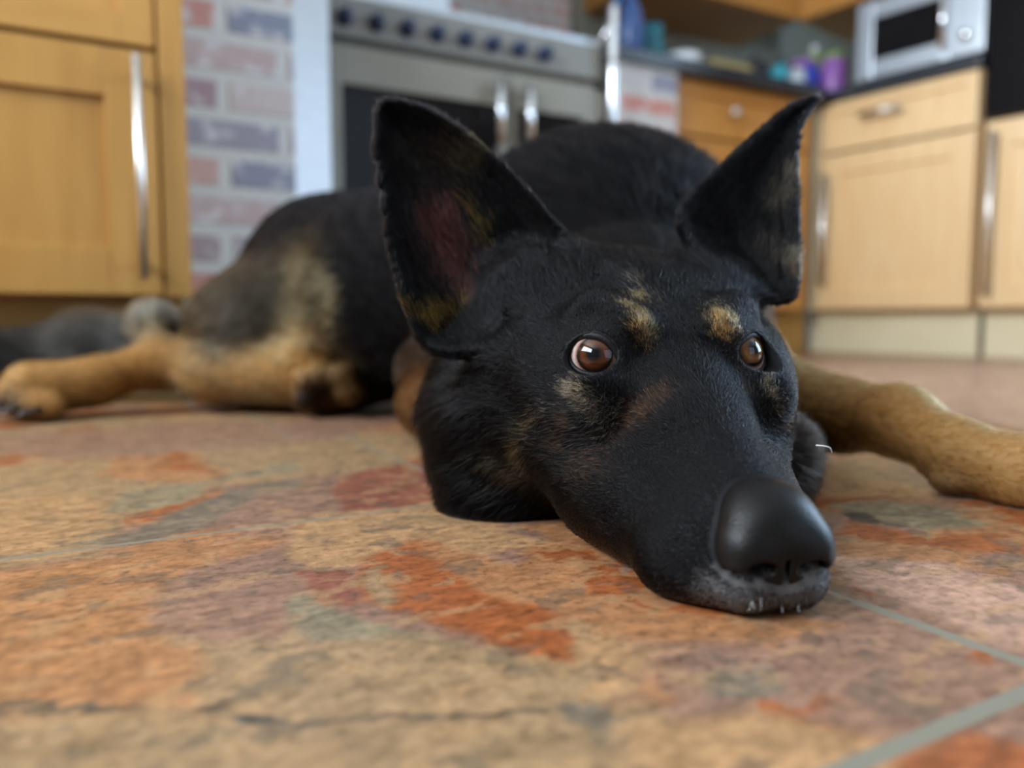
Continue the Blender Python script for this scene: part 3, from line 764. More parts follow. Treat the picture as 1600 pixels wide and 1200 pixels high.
def prim_sd(p, X):
    if p['t'] == 'rc':
        ab = p['b'] - p['a']; q = X - p['a']
        t = np.clip((q @ ab) / (ab @ ab), 0, 1)
        return np.linalg.norm(q - t[:, None] * ab, axis=1) - (p['ra'] + (p['rb'] - p['ra']) * t)
    q = (X - p['c']) @ p['ax'].T
    k0 = np.linalg.norm(q / p['r'], axis=1); k1 = np.linalg.norm(q / (p['r'] ** 2), axis=1)
    return np.where(k0 < 1e-4, -p['r'].min(), k0 * (k0 - 1) / np.maximum(k1, 1e-9))
def smin(a, b, k):
    h = np.clip(.5 + .5 * (b - a) / k, 0, 1)
    return b * (1 - h) + a * h - k * h * (1 - h)
def eye_frame(c, d):
    up = Z_ - d * (Z_ @ d); up /= np.linalg.norm(up)
    r = np.cross(up, d)
    return r, up
def dog_sd(X):
    X = np.asarray(X, float)
    d = prim_sd(PR[0], X)
    for p in PR[1:]:
        d = smin(d, prim_sd(p, X), p['k'])
    for e in EARS:
        d = smin(d, e.sd(X), .016)
    for c, o_, r in EYES:
        # lids bulge over the ball, then the socket is opened
        d = smin(d, np.linalg.norm(X - (c + o_ * .0005), axis=1) - (r + .0022), .007)
        rr, uu = eye_frame(c, o_)
        q = X - c
        x = q @ rr; y = q @ uu; z = q @ o_
        open_ = np.maximum((np.sqrt((x / .0124) ** 2 + (y / .0100) ** 2) - 1) * .0100, -z)
        hole = np.maximum(open_, -(np.linalg.norm(q, axis=1) - (r - .004)))
        h = np.clip(.5 - .5 * (d + hole) / .002, 0, 1)
        d = d * (1 - h) - hole * h + .002 * h * (1 - h)
    # flat on the stone: squash what touches the floor
    zf = .0015 - X[:, 2]
    h = np.clip(.5 - .5 * (zf - d) / .003, 0, 1)
    return zf * h * 0 + np.maximum(zf, d)

def surface_nets(sdf, xs, ys, zs, step=8, slack=0.012):
    n = [len(xs), len(ys), len(zs)]
    vals = np.empty(n, np.float32)
    blocks = []
    ci = [np.arange(0, k, step) for k in n]
    cen = []
    for i in ci[0]:
        for j in ci[1]:
            for k in ci[2]:
                blocks.append((i, j, k, min(i + step, n[0]), min(j + step, n[1]), min(k + step, n[2])))
    bl = np.array(blocks)
    lo = np.stack([xs[bl[:, 0]], ys[bl[:, 1]], zs[bl[:, 2]]], 1); hi = np.stack([xs[bl[:, 3] - 1], ys[bl[:, 4] - 1], zs[bl[:, 5] - 1]], 1)
    c = (lo + hi) / 2; rad = np.linalg.norm(hi - lo, axis=1) / 2
    dc = sdf(c)
    act = np.abs(dc) < rad * 1.4 + slack
    pend = []; cnt = 0
    def flush():
        if not pend: return
        X = np.concatenate([q[1] for q in pend])
        d = sdf(X); o_ = 0
        for b, q in pend:
            m_ = len(q); vals[b[0]:b[3], b[1]:b[4], b[2]:b[5]] = d[o_:o_ + m_].reshape(b[3] - b[0], b[4] - b[1], b[5] - b[2]); o_ += m_
        pend.clear()
    for b, a_, d0 in zip(bl, act, dc):
        if not a_: vals[b[0]:b[3], b[1]:b[4], b[2]:b[5]] = d0; continue
        g = np.meshgrid(xs[b[0]:b[3]], ys[b[1]:b[4]], zs[b[2]:b[5]], indexing='ij')
        pend.append((b, np.stack([q.ravel() for q in g], 1))); cnt += 1
        if len(pend) >= 120: flush()
    flush()
    S = vals < 0
    any_ = np.zeros([k - 1 for k in n], bool); all_ = np.ones([k - 1 for k in n], bool)
    for a in (0, 1):
        for b_ in (0, 1):
            for c_ in (0, 1):
                s_ = S[a:n[0] - 1 + a, b_:n[1] - 1 + b_, c_:n[2] - 1 + c_]
                any_ |= s_; all_ &= s_
    ijk = np.argwhere(any_ & ~all_)
    vid = np.full([k - 1 for k in n], -1, np.int32); vid[tuple(ijk.T)] = np.arange(len(ijk))
    ax = [xs, ys, zs]
    acc = np.zeros((len(ijk), 3)); num = np.zeros(len(ijk))
    corners = [(a, b_, c_) for a in (0, 1) for b_ in (0, 1) for c_ in (0, 1)]
    cv = {q: vals[ijk[:, 0] + q[0], ijk[:, 1] + q[1], ijk[:, 2] + q[2]].astype(float) for q in corners}
    cp = {q: np.stack([ax[d][ijk[:, d] + q[d]] for d in range(3)], 1) for q in corners}
    for q in corners:
        for d in range(3):
            if q[d] == 0:
                r = list(q); r[d] = 1; r = tuple(r)
                v0, v1 = cv[q], cv[r]
                m_ = (v0 < 0) != (v1 < 0)
                t = np.where(m_, v0 / np.where(m_, v0 - v1, 1), 0)
                acc += np.where(m_[:, None], cp[q] + (cp[r] - cp[q]) * t[:, None], 0); num += m_
    V = acc / num[:, None]
    F = []
    for d in range(3):
        e1, e2 = (d + 1) % 3, (d + 2) % 3
        sl0 = [slice(1, k - 1) for k in n]; sl1 = [slice(1, k - 1) for k in n]
        sl0[d] = slice(0, n[d] - 1); sl1[d] = slice(1, n[d])
        a = S[tuple(sl0)]; b_ = S[tuple(sl1)]
        ch = np.argwhere(a != b_)
        sgn = a[tuple(ch.T)]
        off = np.ones(3, int); off[d] = 0
        g = ch + off
        def cell(o1, o2):
            q = g.copy(); q[:, e1] -= o1; q[:, e2] -= o2
            return vid[tuple(q.T)]
        quad = np.stack([cell(1, 1), cell(0, 1), cell(0, 0), cell(1, 0)], 1)
        quad[~sgn] = quad[~sgn][:, ::-1]
        F.append(quad)
    F = np.concatenate(F); F = F[(F >= 0).all(1)]
    return V, F

def arng(*segs):
    out = []
    for a, b, st in segs: out.append(np.arange(a, b, st))
    return np.concatenate(out)
HV = 0.0016
xs = arng((-.98, -.12, .0055), (-.12, -.07, .003), (-.07, .22, HV), (.22, .30, .003), (.30, .52, .0045))
ys = arng((.255, .275, .003), (.275, .50, HV), (.50, .56, .003), (.56, 1.30, .0055))
zs = arng((-.003, .26, HV), (.26, .33, .004))
DV, DF = surface_nets(dog_sd, xs, ys, zs)
# normals from the field
def field_n(X, sdf, e=.0012):
    g = np.zeros_like(X)
    for d in range(3):
        h = np.zeros(3); h[d] = e
        g[:, d] = sdf(X + h) - sdf(X - h)
    return g / (np.linalg.norm(g, axis=1)[:, None] + 1e-12)
def mesh_vn(V, F):
    n = np.cross(V[F[:, 2]] - V[F[:, 0]], V[F[:, 3]] - V[F[:, 1]])
    vn = np.zeros_like(V)
    for k in range(4): np.add.at(vn, F[:, k], n)
    return vn / (np.linalg.norm(vn, axis=1)[:, None] + 1e-12)
def smooth(V, F, it=3, lam=.5):
    E_ = np.concatenate([F[:, [0, 1]], F[:, [1, 2]], F[:, [2, 3]], F[:, [3, 0]]])
    E_ = np.concatenate([E_, E_[:, ::-1]])
    deg = np.bincount(E_[:, 0], minlength=len(V)).astype(float)
    for k in range(it * 2):
        l = lam if k % 2 == 0 else -lam * 1.04
        s_ = np.stack([np.bincount(E_[:, 0], weights=V[E_[:, 1], d], minlength=len(V)) for d in range(3)], 1) / np.maximum(deg, 1)[:, None]
        V = V + (s_ - V) * l
    return V
DV = smooth(DV, DF, 4)
DN = mesh_vn(DV, DF)
# weights: coat colour, hair flow and length come from the nearest muscles
def coat(X):
    wsum = np.zeros(len(X)); col = np.zeros((len(X), 3)); fl = np.zeros((len(X), 3)); ln = np.zeros(len(X))
    for p in PR:
        w = np.exp(-np.clip(prim_sd(p, X), -.004, 1) / (.006 if p['g'] == 'head' else .010)) + 1e-12
        wsum += w; col += w[:, None] * p['col']; fl += w[:, None] * p['flow']; ln += w * p['fl']
    return col / wsum[:, None], fl / wsum[:, None], ln / wsum

# ears know their own base, tip
def ear_info(X):
    """index (0 near, 1 far, -1 none), edge distance, side (+ = cupped inner face)"""
    idx = np.full(len(X), -1); edge = np.zeros(len(X)); 
    for i, e in enumerate(EARS):
        q = X - e.o; P2 = np.stack([q @ e.u, q @ e.v], 1); w = q @ e.n
        d = poly_sd(P2, e.poly)
        m_ = (d < .004) & (w > -.012) & (w < e.cup + .012)
        idx[m_] = i; edge[m_] = -d[m_]
    return idx, edge

CAMP = np.array([0, 0, CAM_H])
def to_px(X):
    q = X - CAMP
    cy = q[:, 1] * math.cos(PITCH) - q[:, 2] * math.sin(PITCH)
    cz = q[:, 1] * math.sin(PITCH) + q[:, 2] * math.cos(PITCH)
    return 800 + FPX * q[:, 0] / cy, 600 - FPX * cz / cy, cy
PXV, PYV, PDV = to_px(DV)
facing = ((DV - CAMP) * DN).sum(1) < 0
def on_skin(px, py):
    """where the line of sight (px, py) first meets the coat"""
    r2 = (PXV - px) ** 2 + (PYV - py) ** 2
    c = np.where((r2 < 36) & facing)[0]
    if len(c) == 0: c = np.array([np.argmin(r2)])
    j = c[np.argmin(PDV[c])]
    return DV[j]
# ------------------------------------------------------------------ coat markings (fixed on the animal)
YEL = (.44, .25, .085); PALE = (.32, .24, .15); RUST = (.070, .034, .018); GREY = (.16, .16, .165); PINK = (.10, .030, .026); GOLD = (.40, .15, .022); DKB = (.030, .019, .012)
MARKS = [  # px, py, radius m, colour, strength
 (985,470,.006,YEL,.9),(1000,462,.006,YEL,.9),(1008,485,.006,YEL,.9),(1015,505,.0055,YEL,.7),(1018,530,.005,YEL,.45),(995,440,.004,PALE,.5),(1002,500,.005,YEL,.6),
 (1120,490,.006,YEL,.8),(1135,485,.006,YEL,.9),(1150,498,.005,YEL,.8),(1125,510,.005,YEL,.7),(1112,470,.006,PALE,.35),(1140,515,.004,YEL,.5),
 (882,602,.005,PALE,.7),(897,616,.0055,PALE,.7),(912,632,.0055,PALE,.55),(930,652,.006,PALE,.35),(950,640,.006,PALE,.2),(940,665,.006,PALE,.3),
 (800,735,.009,PALE,.8),(820,720,.007,PALE,.75),(815,690,.006,YEL,.65),(825,665,.006,YEL,.6),(835,650,.005,YEL,.4),(785,715,.007,PALE,.5),(765,705,.006,PALE,.3),(850,640,.005,PALE,.4),(870,690,.007,RUST,.6),(880,660,.006,RUST,.6),
 (985,650,.007,RUST,.6),(1010,630,.008,RUST,.8),(1032,612,.007,RUST,.6),(965,675,.008,RUST,.4),(920,710,.010,RUST,.35),(900,735,.010,RUST,.35),(935,735,.010,RUST,.25),
 (1200,590,.003,PALE,.8),(1205,605,.0035,PALE,.8),(1212,620,.004,PALE,.7),(1218,640,.004,RUST,.8),(1228,665,.004,RUST,.7),(1170,610,.005,RUST,.35),
 (1100,940,.008,GREY,.7),(1130,935,.008,GREY,.8),(1160,940,.008,GREY,.8),(1200,945,.008,GREY,.9),(1240,940,.008,GREY,.95),(1275,930,.008,(.16,.16,.165),.95),(1285,905,.006,(.16,.16,.165),.9),(1060,940,.008,GREY,.35),(1110,915,.006,GREY,.4),
 (680,600,.006,(.06,.045,.03),.8),(676,570,.006,(.06,.045,.03),.8),(672,750,.008,(.04,.028,.018),.7),(675,700,.008,(.04,.028,.018),.7),(672,650,.008,(.05,.035,.02),.7),
 (1240,560,.005,YEL,.4),(1245,575,.005,YEL,.4),
 # near ear
 (690,350,.012,PINK,1),(700,380,.013,PINK,1),(715,410,.012,PINK,1),(720,440,.010,PINK,1),(705,330,.008,PINK,.8),(730,460,.008,PINK,.7),
 (745,340,.006,GOLD,.4),(758,360,.006,GOLD,.45),(735,325,.005,GOLD,.3),(765,385,.006,GOLD,.35),
 (665,495,.007,GOLD,.8),(685,503,.008,GOLD,.9),(705,495,.007,GOLD,.7),(645,475,.006,GOLD,.35),(722,480,.006,GOLD,.45),
 (710,250,.014,DKB,.7),(730,270,.010,(.06,.045,.02),.6),(750,240,.008,(.06,.045,.02),.5),(660,260,.012,DKB,.5),
 # far ear
 (1230,270,.007,(.12,.09,.055),.8),(1215,300,.008,(.12,.09,.055),.8),(1200,330,.008,(.08,.06,.04),.8),(1235,400,.007,(.18,.14,.085),.8),(1220,410,.007,(.15,.11,.07),.8),(1195,390,.008,(.045,.03,.025),.8),(1238,430,.006,(.09,.055,.03),.8),
 # thigh and paws far back
 (505,430,.018,(.36,.27,.13),.8),(520,460,.018,(.38,.28,.13),.9),(515,500,.020,(.36,.25,.12),.9),(470,530,.03,TAN2,.8),(440,560,.03,TAN2,.8),(380,570,.02,TAN2,.7),
 (330,540,.022,GRY,.6),(390,460,.04,(.03,.024,.018),.7),(430,430,.03,(.03,.024,.018),.6),(360,500,.03,(.06,.048,.035),.7),
 (480,620,.010,(.02,.018,.018),.9),(505,612,.012,(.03,.026,.024),.8),
 (10,640,.018,(.03,.02,.015),.9),(0,650,.015,(.02,.015,.012),.9),
 (1280,700,.02,(.02,.014,.01),.9),
]
MK = [(on_skin(px, py), r, np.array(c), s) for px, py, r, c, s in MARKS]
def markings(X, col, pick=False):
    col = col.copy()
    h = (np.sin(X @ np.array([913., 517., 771.])) + np.sin(X @ np.array([-631., 1117., 389.])) + np.sin(X @ np.array([401., -703., 1291.]))) / 3
    for c, r, k, s in MK:
        d = np.linalg.norm(X - c, axis=1) * (1 + .30 * h)
        w = s * np.exp(-(d / r) ** 2.4 * (1.0 if r < .012 else .7))
        if pick: w = (rng.random(len(X)) < w).astype(float) * .9      # hair by hair
        col = col * (1 - w[:, None]) + k * w[:, None]
    return col

# ------------------------------------------------------------------ body mesh
dog = thing('dog', 'black and tan shepherd dog lying with its chin flat on the slate floor', 'dog', (0.08, 0.6, 0))
def child(o):
    o.parent = dog; o.matrix_parent_inverse = Matrix.Translation(dog.location).inverted(); return o
me = np_mesh('body', DV, DF)
bc, bf, bl_ = coat(DV)
bc = markings(DV, bc)
at_ = me.color_attributes.new('coat', 'FLOAT_COLOR', 'POINT')
at_.data.foreach_set('color', np.concatenate([bc * .8, np.ones((len(bc), 1))], 1).astype(np.float32).ravel())
m = mat('dog_skin', BLK, 0.6, spec=0.12)
a_ = nd(m, 'ShaderNodeAttribute'); a_.attribute_name = 'coat'
nz = nd(m, 'ShaderNodeTexNoise', Scale=400.0, Detail=3.0); tc = nd(m, 'ShaderNodeTexCoord'); lk(m, tc, 'Object', nz, 'Vector')
bp = nd(m, 'ShaderNodeBump', Strength=0.3, Distance=0.001); lk(m, nz, 'Fac', bp, 'Height')
lk(m, a_, 'Color', m.node_tree.nodes['Principled BSDF'], 'Base Color'); lk(m, bp, 'Normal', m.node_tree.nodes['Principled BSDF'], 'Normal')
me.materials.append(m)
body = bpy.data.objects.new('body', me); COL.objects.link(body); child(body)

# ------------------------------------------------------------------ nose
NC = H(.0030, .1000, .0268)
nu = Z_ * .94 - F_ * -.0 + F_ * .34; nu = Z_ * .92 + F_ * .39 * -1 * -1
nf = F_ * .93 - Z_ * .36; nf /= np.linalg.norm(nf); nup = np.cross(L_, nf); nup = nup if nup[2] > 0 else -nup
def nose_sd(X):
    q = X - NC
    x = q @ L_; y = q @ nf; z = q @ nup
    ax_ = np.abs(x)
    def E(cx, cy, cz, rx, ry, rz, absx=True):
        xx = (ax_ if absx else x) - cx
        k0 = np.sqrt((xx / rx) ** 2 + ((y - cy) / ry) ** 2 + ((z - cz) / rz) ** 2)
        k1 = np.sqrt((xx / rx ** 2) ** 2 + ((y - cy) / ry ** 2) ** 2 + ((z - cz) / rz ** 2) ** 2)
        return k0 * (k0 - 1) / np.maximum(k1, 1e-6)
    d = E(0, -.006, .004, .0205, .017, .0155, False)          # pad
    d = smin(d, E(.012, .0, -.001, .0118, .0125, .0125), .006)   # wings
    d = smin(d, E(0, -.012, .010, .017, .016, .011, False), .006)
    d = smin(d, E(0, .003, -.008, .010, .009, .008, False), .006)      # below
    # nostrils: comma shaped holes opening sideways
    hole = np.minimum(E(.0105, .013, -.0015, .0058, .012, .0038), E(.0165, .010, -.0055, .0055, .010, .0022))
    h = np.clip(.5 - .5 * (d + hole) / .0022, 0, 1)
    d = d * (1 - h) - hole * h + .0022 * h * (1 - h)
    groove = np.maximum(ax_ - .0007, -(y - .006)) ; groove = np.maximum(groove, z - .002)
    h = np.clip(.5 - .5 * (d + groove) / .002, 0, 1)
    return d * (1 - h) - groove * h + .002 * h * (1 - h)
g = .0006
NV, NF = surface_nets(nose_sd, np.arange(NC[0] - .034, NC[0] + .034, g), np.arange(NC[1] - .034, NC[1] + .036, g), np.arange(NC[2] - .03, NC[2] + .03, g), slack=.003)
m = mat('nose_leather', (.005, .0045, .0045), .42, spec=.2)
vo = nd(m, 'ShaderNodeTexVoronoi', Scale=900.0); tc = nd(m, 'ShaderNodeTexCoord'); lk(m, tc, 'Object', vo, 'Vector')
bp = nd(m, 'ShaderNodeBump', Strength=0.25, Distance=0.0004); lk(m, vo, 'Distance', bp, 'Height'); lk(m, bp, 'Normal', m.node_tree.nodes['Principled BSDF'], 'Normal')
nz = nd(m, 'ShaderNodeTexNoise', Scale=120.0, Detail=3.0); lk(m, tc, 'Object', nz, 'Vector')
mr = nd(m, 'ShaderNodeMapRange'); lk(m, nz, 'Fac', mr, 0); mr.inputs[3].default_value = .3; mr.inputs[4].default_value = .5; lk(m, mr, 0, m.node_tree.nodes['Principled BSDF'], 'Roughness')
me = np_mesh('nose', NV, NF); me.materials.append(m)
nose = bpy.data.objects.new('nose', me); COL.objects.link(nose); child(nose); nose['label'] = 'black leathery nose with two nostrils'

# ------------------------------------------------------------------ eyes
def eye_mat(name, iris_a, iris_b):
    m = mat(name, (1, 1, 1), .03, spec=.5)
    p = m.node_tree.nodes['Principled BSDF']; p.inputs['Coat Roughness'].default_value = .02
    tc = nd(m, 'ShaderNodeTexCoord'); sp = nd(m, 'ShaderNodeSeparateXYZ'); lk(m, tc, 'Object', sp, 0)
    # object z axis = gaze, unit ball radius 1: angle from z
    ac = nd(m, 'ShaderNodeMath', operation='ARCCOSINE')
    nm = nd(m, 'ShaderNodeVectorMath', operation='NORMALIZE'); lk(m, tc, 'Object', nm, 0)
    sp2 = nd(m, 'ShaderNodeSeparateXYZ'); lk(m, nm, 0, sp2, 0); lk(m, sp2, 'Z', ac, 0)
    at2 = nd(m, 'ShaderNodeMath', operation='ARCTAN2'); lk(m, sp2, 'Y', at2, 0); lk(m, sp2, 'X', at2, 1)
    com = nd(m, 'ShaderNodeCombineXYZ'); lk(m, at2, 0, com, 0)
    sc_ = nd(m, 'ShaderNodeMath', operation='MULTIPLY'); sc_.inputs[1].default_value = .6; lk(m, ac, 0, sc_, 0); lk(m, sc_, 0, com, 1)
    nz = nd(m, 'ShaderNodeTexNoise', Scale=9.0, Detail=4.0); lk(m, com, 0, nz, 'Vector')
    jit = nd(m, 'ShaderNodeMath', operation='MULTIPLY_ADD'); lk(m, nz, 'Fac', jit, 0); jit.inputs[1].default_value = .05; lk(m, ac, 0, jit, 2)
    dv = nd(m, 'ShaderNodeMath', operation='DIVIDE'); lk(m, jit, 0, dv, 0); dv.inputs[1].default_value = 1.2
    r = ramp(m, [(.0, (.003, .003, .005)), (.185, (.003, .003, .005)), (.225, iris_b), (.36, iris_a), (.47, iris_b), (.505, (.008, .005, .004)), (.56, (.012, .007, .006)), (.62, (.25, .14, .11)), (.75, (.55, .44, .39)), (1, (.5, .38, .34))])
    lk(m, dv, 0, r, 'Fac'); lk(m, r, 'Color', p, 'Base Color')
    return m
lidm = noise_mat('eyelid_skin', (.004, .004, .005), (.008, .008, .010), 600, .5, bump=.2)
lidm.node_tree.nodes['Principled BSDF'].inputs['Specular IOR Level'].default_value = .22
GAZE = [(928, 553), (1178, 543)]
for i, (c, od, r) in enumerate(EYES):
    bm = bmesh.new(); bmesh.ops.create_uvsphere(bm, u_segments=64, v_segments=48, radius=1.0)
    for v in bm.verts:          # cornea bulges over the iris
        a_ = math.acos(max(-1, min(1, v.co.normalized().z)))
        if a_ < .62: v.co *= 1 + .055 * (math.cos(a_ / .62 * math.pi) * .5 + .5)
    e = finish('eye', bm, eye_mat('eye_amber', (.075, .020, .006) if i == 0 else (.16, .062, .014), (.028, .008, .003) if i == 0 else (.06, .022, .006)), None, True)
    # aim the pupil so that the iris sits where the dog looks: up and towards the right
    ray = A3(W(GAZE[i][0], GAZE[i][1], 1.0)) - CAMP; ray /= np.linalg.norm(ray)
    oc = CAMP - c; b_ = oc @ ray; q_ = b_ * b_ - (oc @ oc - r * r)
    hit = CAMP + ray * (-b_ - math.sqrt(max(q_, 0)))
    gz = Vector(hit - c).normalized()
    e.location = c; e.scale = (r, r, r); e.rotation_euler = gz.to_track_quat('Z', 'Y').to_euler()
    child(e)
    e['label'] = 'brown eye with white showing at its outer corner' if i == 0 else 'amber brown eye on the far side of the face'
    # lids: a rim following the opening
    rr, uu = eye_frame(c, od)
    bm = bmesh.new(); pts = []; rad = []
    for k in range(48):
        a_ = 2 * math.pi * k / 48
        x = math.cos(a_) * .0126; y = math.sin(a_) * .0101 * (1 if math.sin(a_) > 0 else .92)
        y -= .0012 * math.cos(a_) * (1 if i == 0 else -1)
        q = rr * x + uu * y
        zz = math.sqrt(max((r + .0004) ** 2 - x * x - y * y, 1e-7))
        pts.append(Vector(c + q + od * zz)); rad.append(.0021 if math.sin(a_) > 0 else .0014)
    seg = 10; rings = []
    for k in range(48):
        t = (pts[(k + 1) % 48] - pts[k - 1]).normalized(); a1 = Vector(od); a2 = t.cross(a1).normalized(); a1 = a2.cross(t).normalized()
        rings.append([bm.verts.new(pts[k] + (a1 * math.cos(2 * math.pi * j / seg) + a2 * math.sin(2 * math.pi * j / seg)) * rad[k]) for j in range(seg)])
    for k in range(48):
        for j in range(seg): bm.faces.new((rings[k][j], rings[k][(j + 1) % seg], rings[(k + 1) % 48][(j + 1) % seg], rings[(k + 1) % 48][j]))
    bmesh.ops.recalc_face_normals(bm, faces=bm.faces)
    child(finish('eyelid', bm, lidm, None, True))

# ------------------------------------------------------------------ fur
def scatter(n, wfun):
    tri = np.concatenate([DF[:, [0, 1, 2]], DF[:, [0, 2, 3]]])
    a, b, c = DV[tri[:, 0]], DV[tri[:, 1]], DV[tri[:, 2]]
    ar = np.linalg.norm(np.cross(b - a, c - a), axis=1) / 2
    cen = (a + b + c) / 3
    w = ar * wfun(cen, (DN[tri[:, 0]]))
    w /= w.sum()
    cdf = np.cumsum(w); j = np.searchsorted(cdf, rng.random(n)); j = np.clip(j, 0, len(tri) - 1)
    u = rng.random(n); v = rng.random(n); f_ = u + v > 1; u[f_] = 1 - u[f_]; v[f_] = 1 - v[f_]
    t = tri[j]
    P = DV[t[:, 0]] * (1 - u - v)[:, None] + DV[t[:, 1]] * u[:, None] + DV[t[:, 2]] * v[:, None]
    N = DN[t[:, 0]] * (1 - u - v)[:, None] + DN[t[:, 1]] * u[:, None] + DN[t[:, 2]] * v[:, None]
    N /= np.linalg.norm(N, axis=1)[:, None] + 1e-12
    return P, N
def hair_material():
    m = bpy.data.materials.new('fur'); m.use_nodes = True
    nt = m.node_tree; nt.nodes.clear()
    out = nt.nodes.new('ShaderNodeOutputMaterial'); p = nt.nodes.new('ShaderNodeBsdfPrincipled')
    a = nt.nodes.new('ShaderNodeAttribute'); a.attribute_name = 'hair_color'
    nt.nodes.remove(p); p = nt.nodes.new('ShaderNodeBsdfHairPrincipled')
    p.model = 'CHIANG'; p.parametrization = 'COLOR'
    nt.links.new(a.outputs['Color'], p.inputs['Color']); nt.links.new(p.outputs[0], out.inputs[0])
    p.inputs['Roughness'].default_value = .20; p.inputs['Radial Roughness'].default_value = .45; p.inputs['IOR'].default_value = 1.175
    return m
FURM = hair_material()
FURB = hair_material(); FURB.name = 'body_fur'
for n_ in FURB.node_tree.nodes:
    if n_.type == 'BSDF_HAIR_PRINCIPLED': n_.inputs['IOR'].default_value = 1.12; n_.inputs['Roughness'].default_value = .24
def make_fur(name, P, N, dirv, length, col, r0, curl=.25, K_=4):
    n = len(P)
    side = np.cross(N, dirv); side /= np.linalg.norm(side, axis=1)[:, None] + 1e-9
    pts = np.zeros((n, K_, 3))
    lift = np.clip((length - .010) / .02, 0, 1) * .25 + np.abs(rng.normal(0, .08, n))
    for k in range(K_):
        t = k / (K_ - 1)
        lay = dirv * (.75 + .25 * t) + N * (.42 * (1 - t) + .05 + lift)[:, None]
        pts[:, k] = P + lay * (length * t)[:, None]
    bad = pts[:, :, 2] < .0006
    pts[:, :, 2] = np.where(bad, .0006 + rng.random((n, K_)) * .0008, pts[:, :, 2])
    cu = bpy.data.hair_curves.new(name)
    cu.add_curves([K_] * n)
    cu.attributes['position'].data.foreach_set('vector', pts.astype(np.float32).ravel())
    rad = np.zeros((n, K_))
    prof = [1, .9, .62, .12][:K_]
    rad[:] = np.array(prof)[None] * (r0 if np.isscalar(r0) else r0[:, None])
    ra = cu.attributes.get('radius') or cu.attributes.new('radius', 'FLOAT', 'POINT')
    ra.data.foreach_set('value', rad.astype(np.float32).ravel())
    ca = cu.attributes.new('hair_color', 'FLOAT_COLOR', 'CURVE')
    ca.data.foreach_set('color', np.concatenate([col, np.ones((n, 1))], 1).astype(np.float32).ravel())
    cu.materials.append(FURB if name == 'body_fur' else FURM)
    o = bpy.data.objects.new(name, cu); COL.objects.link(o); child(o)
    return o
def groom(P, N, jit=.22, lens=1.0):
    col, fl, ln = coat(P)
    col = markings(P, col, True)
    # flow
    idx, edge = ear_info(P)
    for i, e in enumerate(EARS):
        m_ = idx == i
        tipdir = A3(W(600, 165, .475)) - A3(W(760, 480, .44)) if i == 0 else A3(W(1285, 150, .52)) - A3(W(1170, 400, .455))
        fl[m_] = tipdir / np.linalg.norm(tipdir) * .9 - e.n * .0
        ln[m_] = .006 + .004 * (edge[m_] > .012)
        # tufts along the inner front edge lean across the opening
    d = fl + rng.normal(0, jit, P.shape) * np.linalg.norm(fl, axis=1)[:, None]
    # soft waves of direction so that locks form
    wv = np.stack([np.sin(P @ np.array([190., 60, 130]) + 1), np.sin(P @ np.array([-90., 170, 60])), np.sin(P @ np.array([70., -110, 210]))], 1) * .16
    d = d + wv
    d = d - N * (d * N).sum(1)[:, None]
    d /= np.linalg.norm(d, axis=1)[:, None] + 1e-9
    ln = ln * lens * (.65 + .7 * rng.random(len(P)))
    v = np.exp(rng.normal(0, .5, len(P)))[:, None]
    col = np.clip(col * v, .002, .9)
    # agouti: within tan areas some hairs stay black; in black some pale tips
    lum = col.mean(1)
    k = (rng.random(len(P)) < .22) & (lum > .05) & (P[:, 1] < .5) & (P[:, 0] < .17)
    col[k] = col[k] * .15
    k = (rng.random(len(P)) < .045) & (lum < .03)
    col[k] = col[k] * 7
    return d, ln, col
def skip(P):
    """no hair on eyeballs, lids or nose leather"""
    keep = np.ones(len(P), bool)
    for c, od, r in EYES:
        rr, uu = eye_frame(c, od); q = P - c
        e_ = np.sqrt(((q @ rr) / .0141) ** 2 + ((q @ uu) / .0117) ** 2)
        keep &= ~((e_ < 1) & (q @ od > -.002))
    keep &= nose_sd(P) > .0015
    keep &= P[:, 2] > .003
    return keep
HEADC = A3(H(0, -.03, .09))
def w_head(C, n_):
    d = np.linalg.norm((C - HEADC) * np.array([1, 1, .8]), axis=1)
    f_ = ((C - CAMP) * n_).sum(1) < .1 * np.linalg.norm(C - CAMP, axis=1)
    return np.where((C[:, 1] < .56), 1.0, 0.0) * np.where(C[:, 0] < .24, 1, 0) * np.where(f_, 1.0, .25)
def w_body(C, n_):
    f_ = ((C - CAMP) * n_).sum(1) < .1 * np.linalg.norm(C - CAMP, axis=1)
    return np.where((C[:, 1] > .54) | (C[:, 0] > .22), 1.0, .0) * np.where(f_, 1.0, .3)
NH, NB = 560000, 260000
P, N = scatter(NH, w_head); k = skip(P); P, N = P[k], N[k]
d, ln, col = groom(P, N, .16)
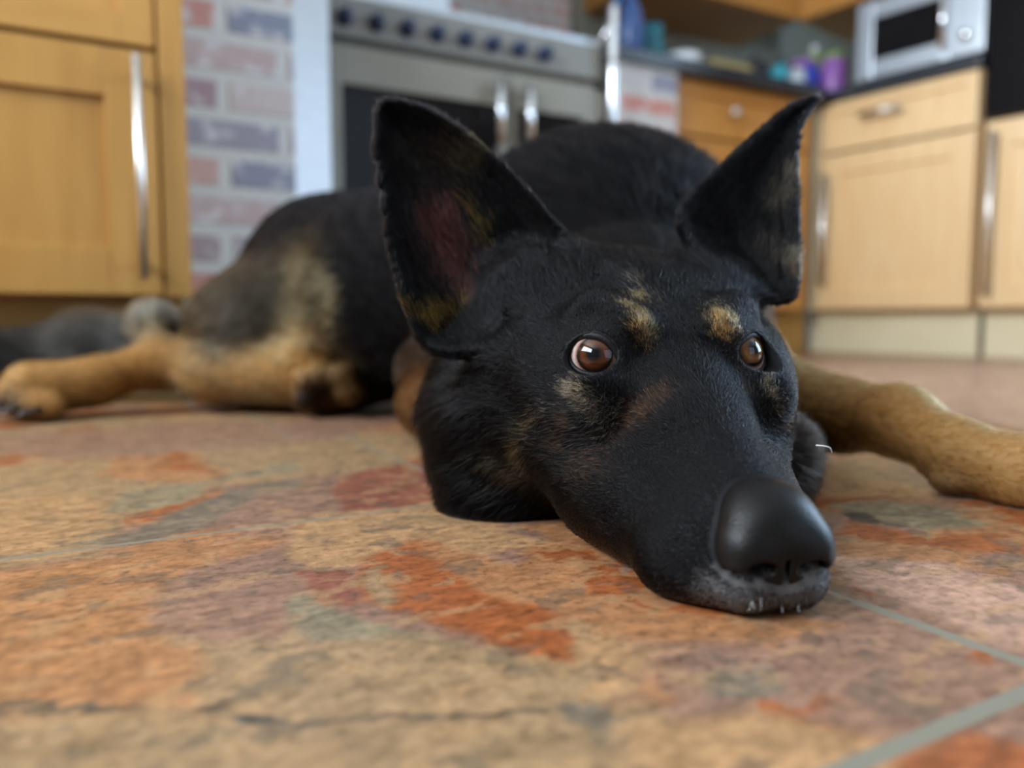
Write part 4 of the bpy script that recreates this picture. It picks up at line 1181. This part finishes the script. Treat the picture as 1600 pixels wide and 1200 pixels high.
# very short coat round the eyes and on the muzzle front
for c, od, r in EYES:
    q = np.linalg.norm(P - c, axis=1); ln *= np.clip((q - .012) / .045, .16, 1)
ln *= np.clip(np.linalg.norm(P - NC, axis=1) / .10, .35, 1)
f1 = make_fur('fur', P, N, d, ln, col, .00011 + .00007 * rng.random(len(P)))
f1['kind'] = 'stuff'
P, N = scatter(NB, w_body); k = P[:, 2] > .003; P, N = P[k], N[k]
d, ln, col = groom(P, N, .18)
f2 = make_fur('body_fur', P, N, d, ln, col, .00018 + .00022 * np.clip((P[:, 1] - .5) / .3, 0, 1))
f2['kind'] = 'stuff'

# ------------------------------------------------------------------ whiskers, claws
whm = mat('whisker', (.55, .55, .55), .3)
def whisker(pts, r=.00022, label=None):
    bm = bmesh.new()
    P_ = [Vector(p) for p in pts]
    # smooth resample
    Q = []
    for i in range(len(P_) - 1):
        p0 = P_[max(i - 1, 0)]; p1 = P_[i]; p2 = P_[i + 1]; p3 = P_[min(i + 2, len(P_) - 1)]
        for k in range(6):
            t = k / 6
            Q.append(.5 * ((2 * p1) + (p2 - p0) * t + (2 * p0 - 5 * p1 + 4 * p2 - p3) * t * t + (3 * p1 - p0 - 3 * p2 + p3) * t ** 3))
    Q.append(P_[-1])
    n = len(Q)
    add_tube(bm, Q, [r * (1 - .7 * i / n) for i in range(n)], 6)
    return child(finish('whisker', bm, whm, None, True))
whisker([W(1275, 696, .335), W(1288, 697, .333), W(1297, 700, .332), W(1300, 708, .332)], .00035)
s0 = on_skin(773, 728); whisker([Vector(s0), W(790, 742, s0[1] - .004), W(815, 755, s0[1] - .006)], .00018)
for px, py, dx, dy in ((1180, 940, -3, 22), (1190, 935, -2, 26), (1175, 945, -8, 14), (1245, 950, 6, 10), (1225, 950, -4, 12)):
    s0 = on_skin(px, py); whisker([Vector(s0), W(px + dx / 2, py + dy / 2, s0[1] - .004), W(px + dx, min(py + dy, 955), s0[1] - .003)], .0001)
clm = noise_mat('claw_horn', (.02, .016, .014), (.05, .04, .035), 80, .35)
for px, py, Y in ((-8, 640, .842), (12, 644, .838), (38, 648, .838), (-28, 632, .855)):
    bm = bmesh.new(); p0 = W(px, py, Y); add_tube(bm, [p0 + Vector((.012, .012, .004)), p0 + Vector((0, 0, .002)), p0 + Vector((-.006, -.006, -.002))], [.004, .0035, .001], 8)
    child(finish('claw', bm, clm, None, True))
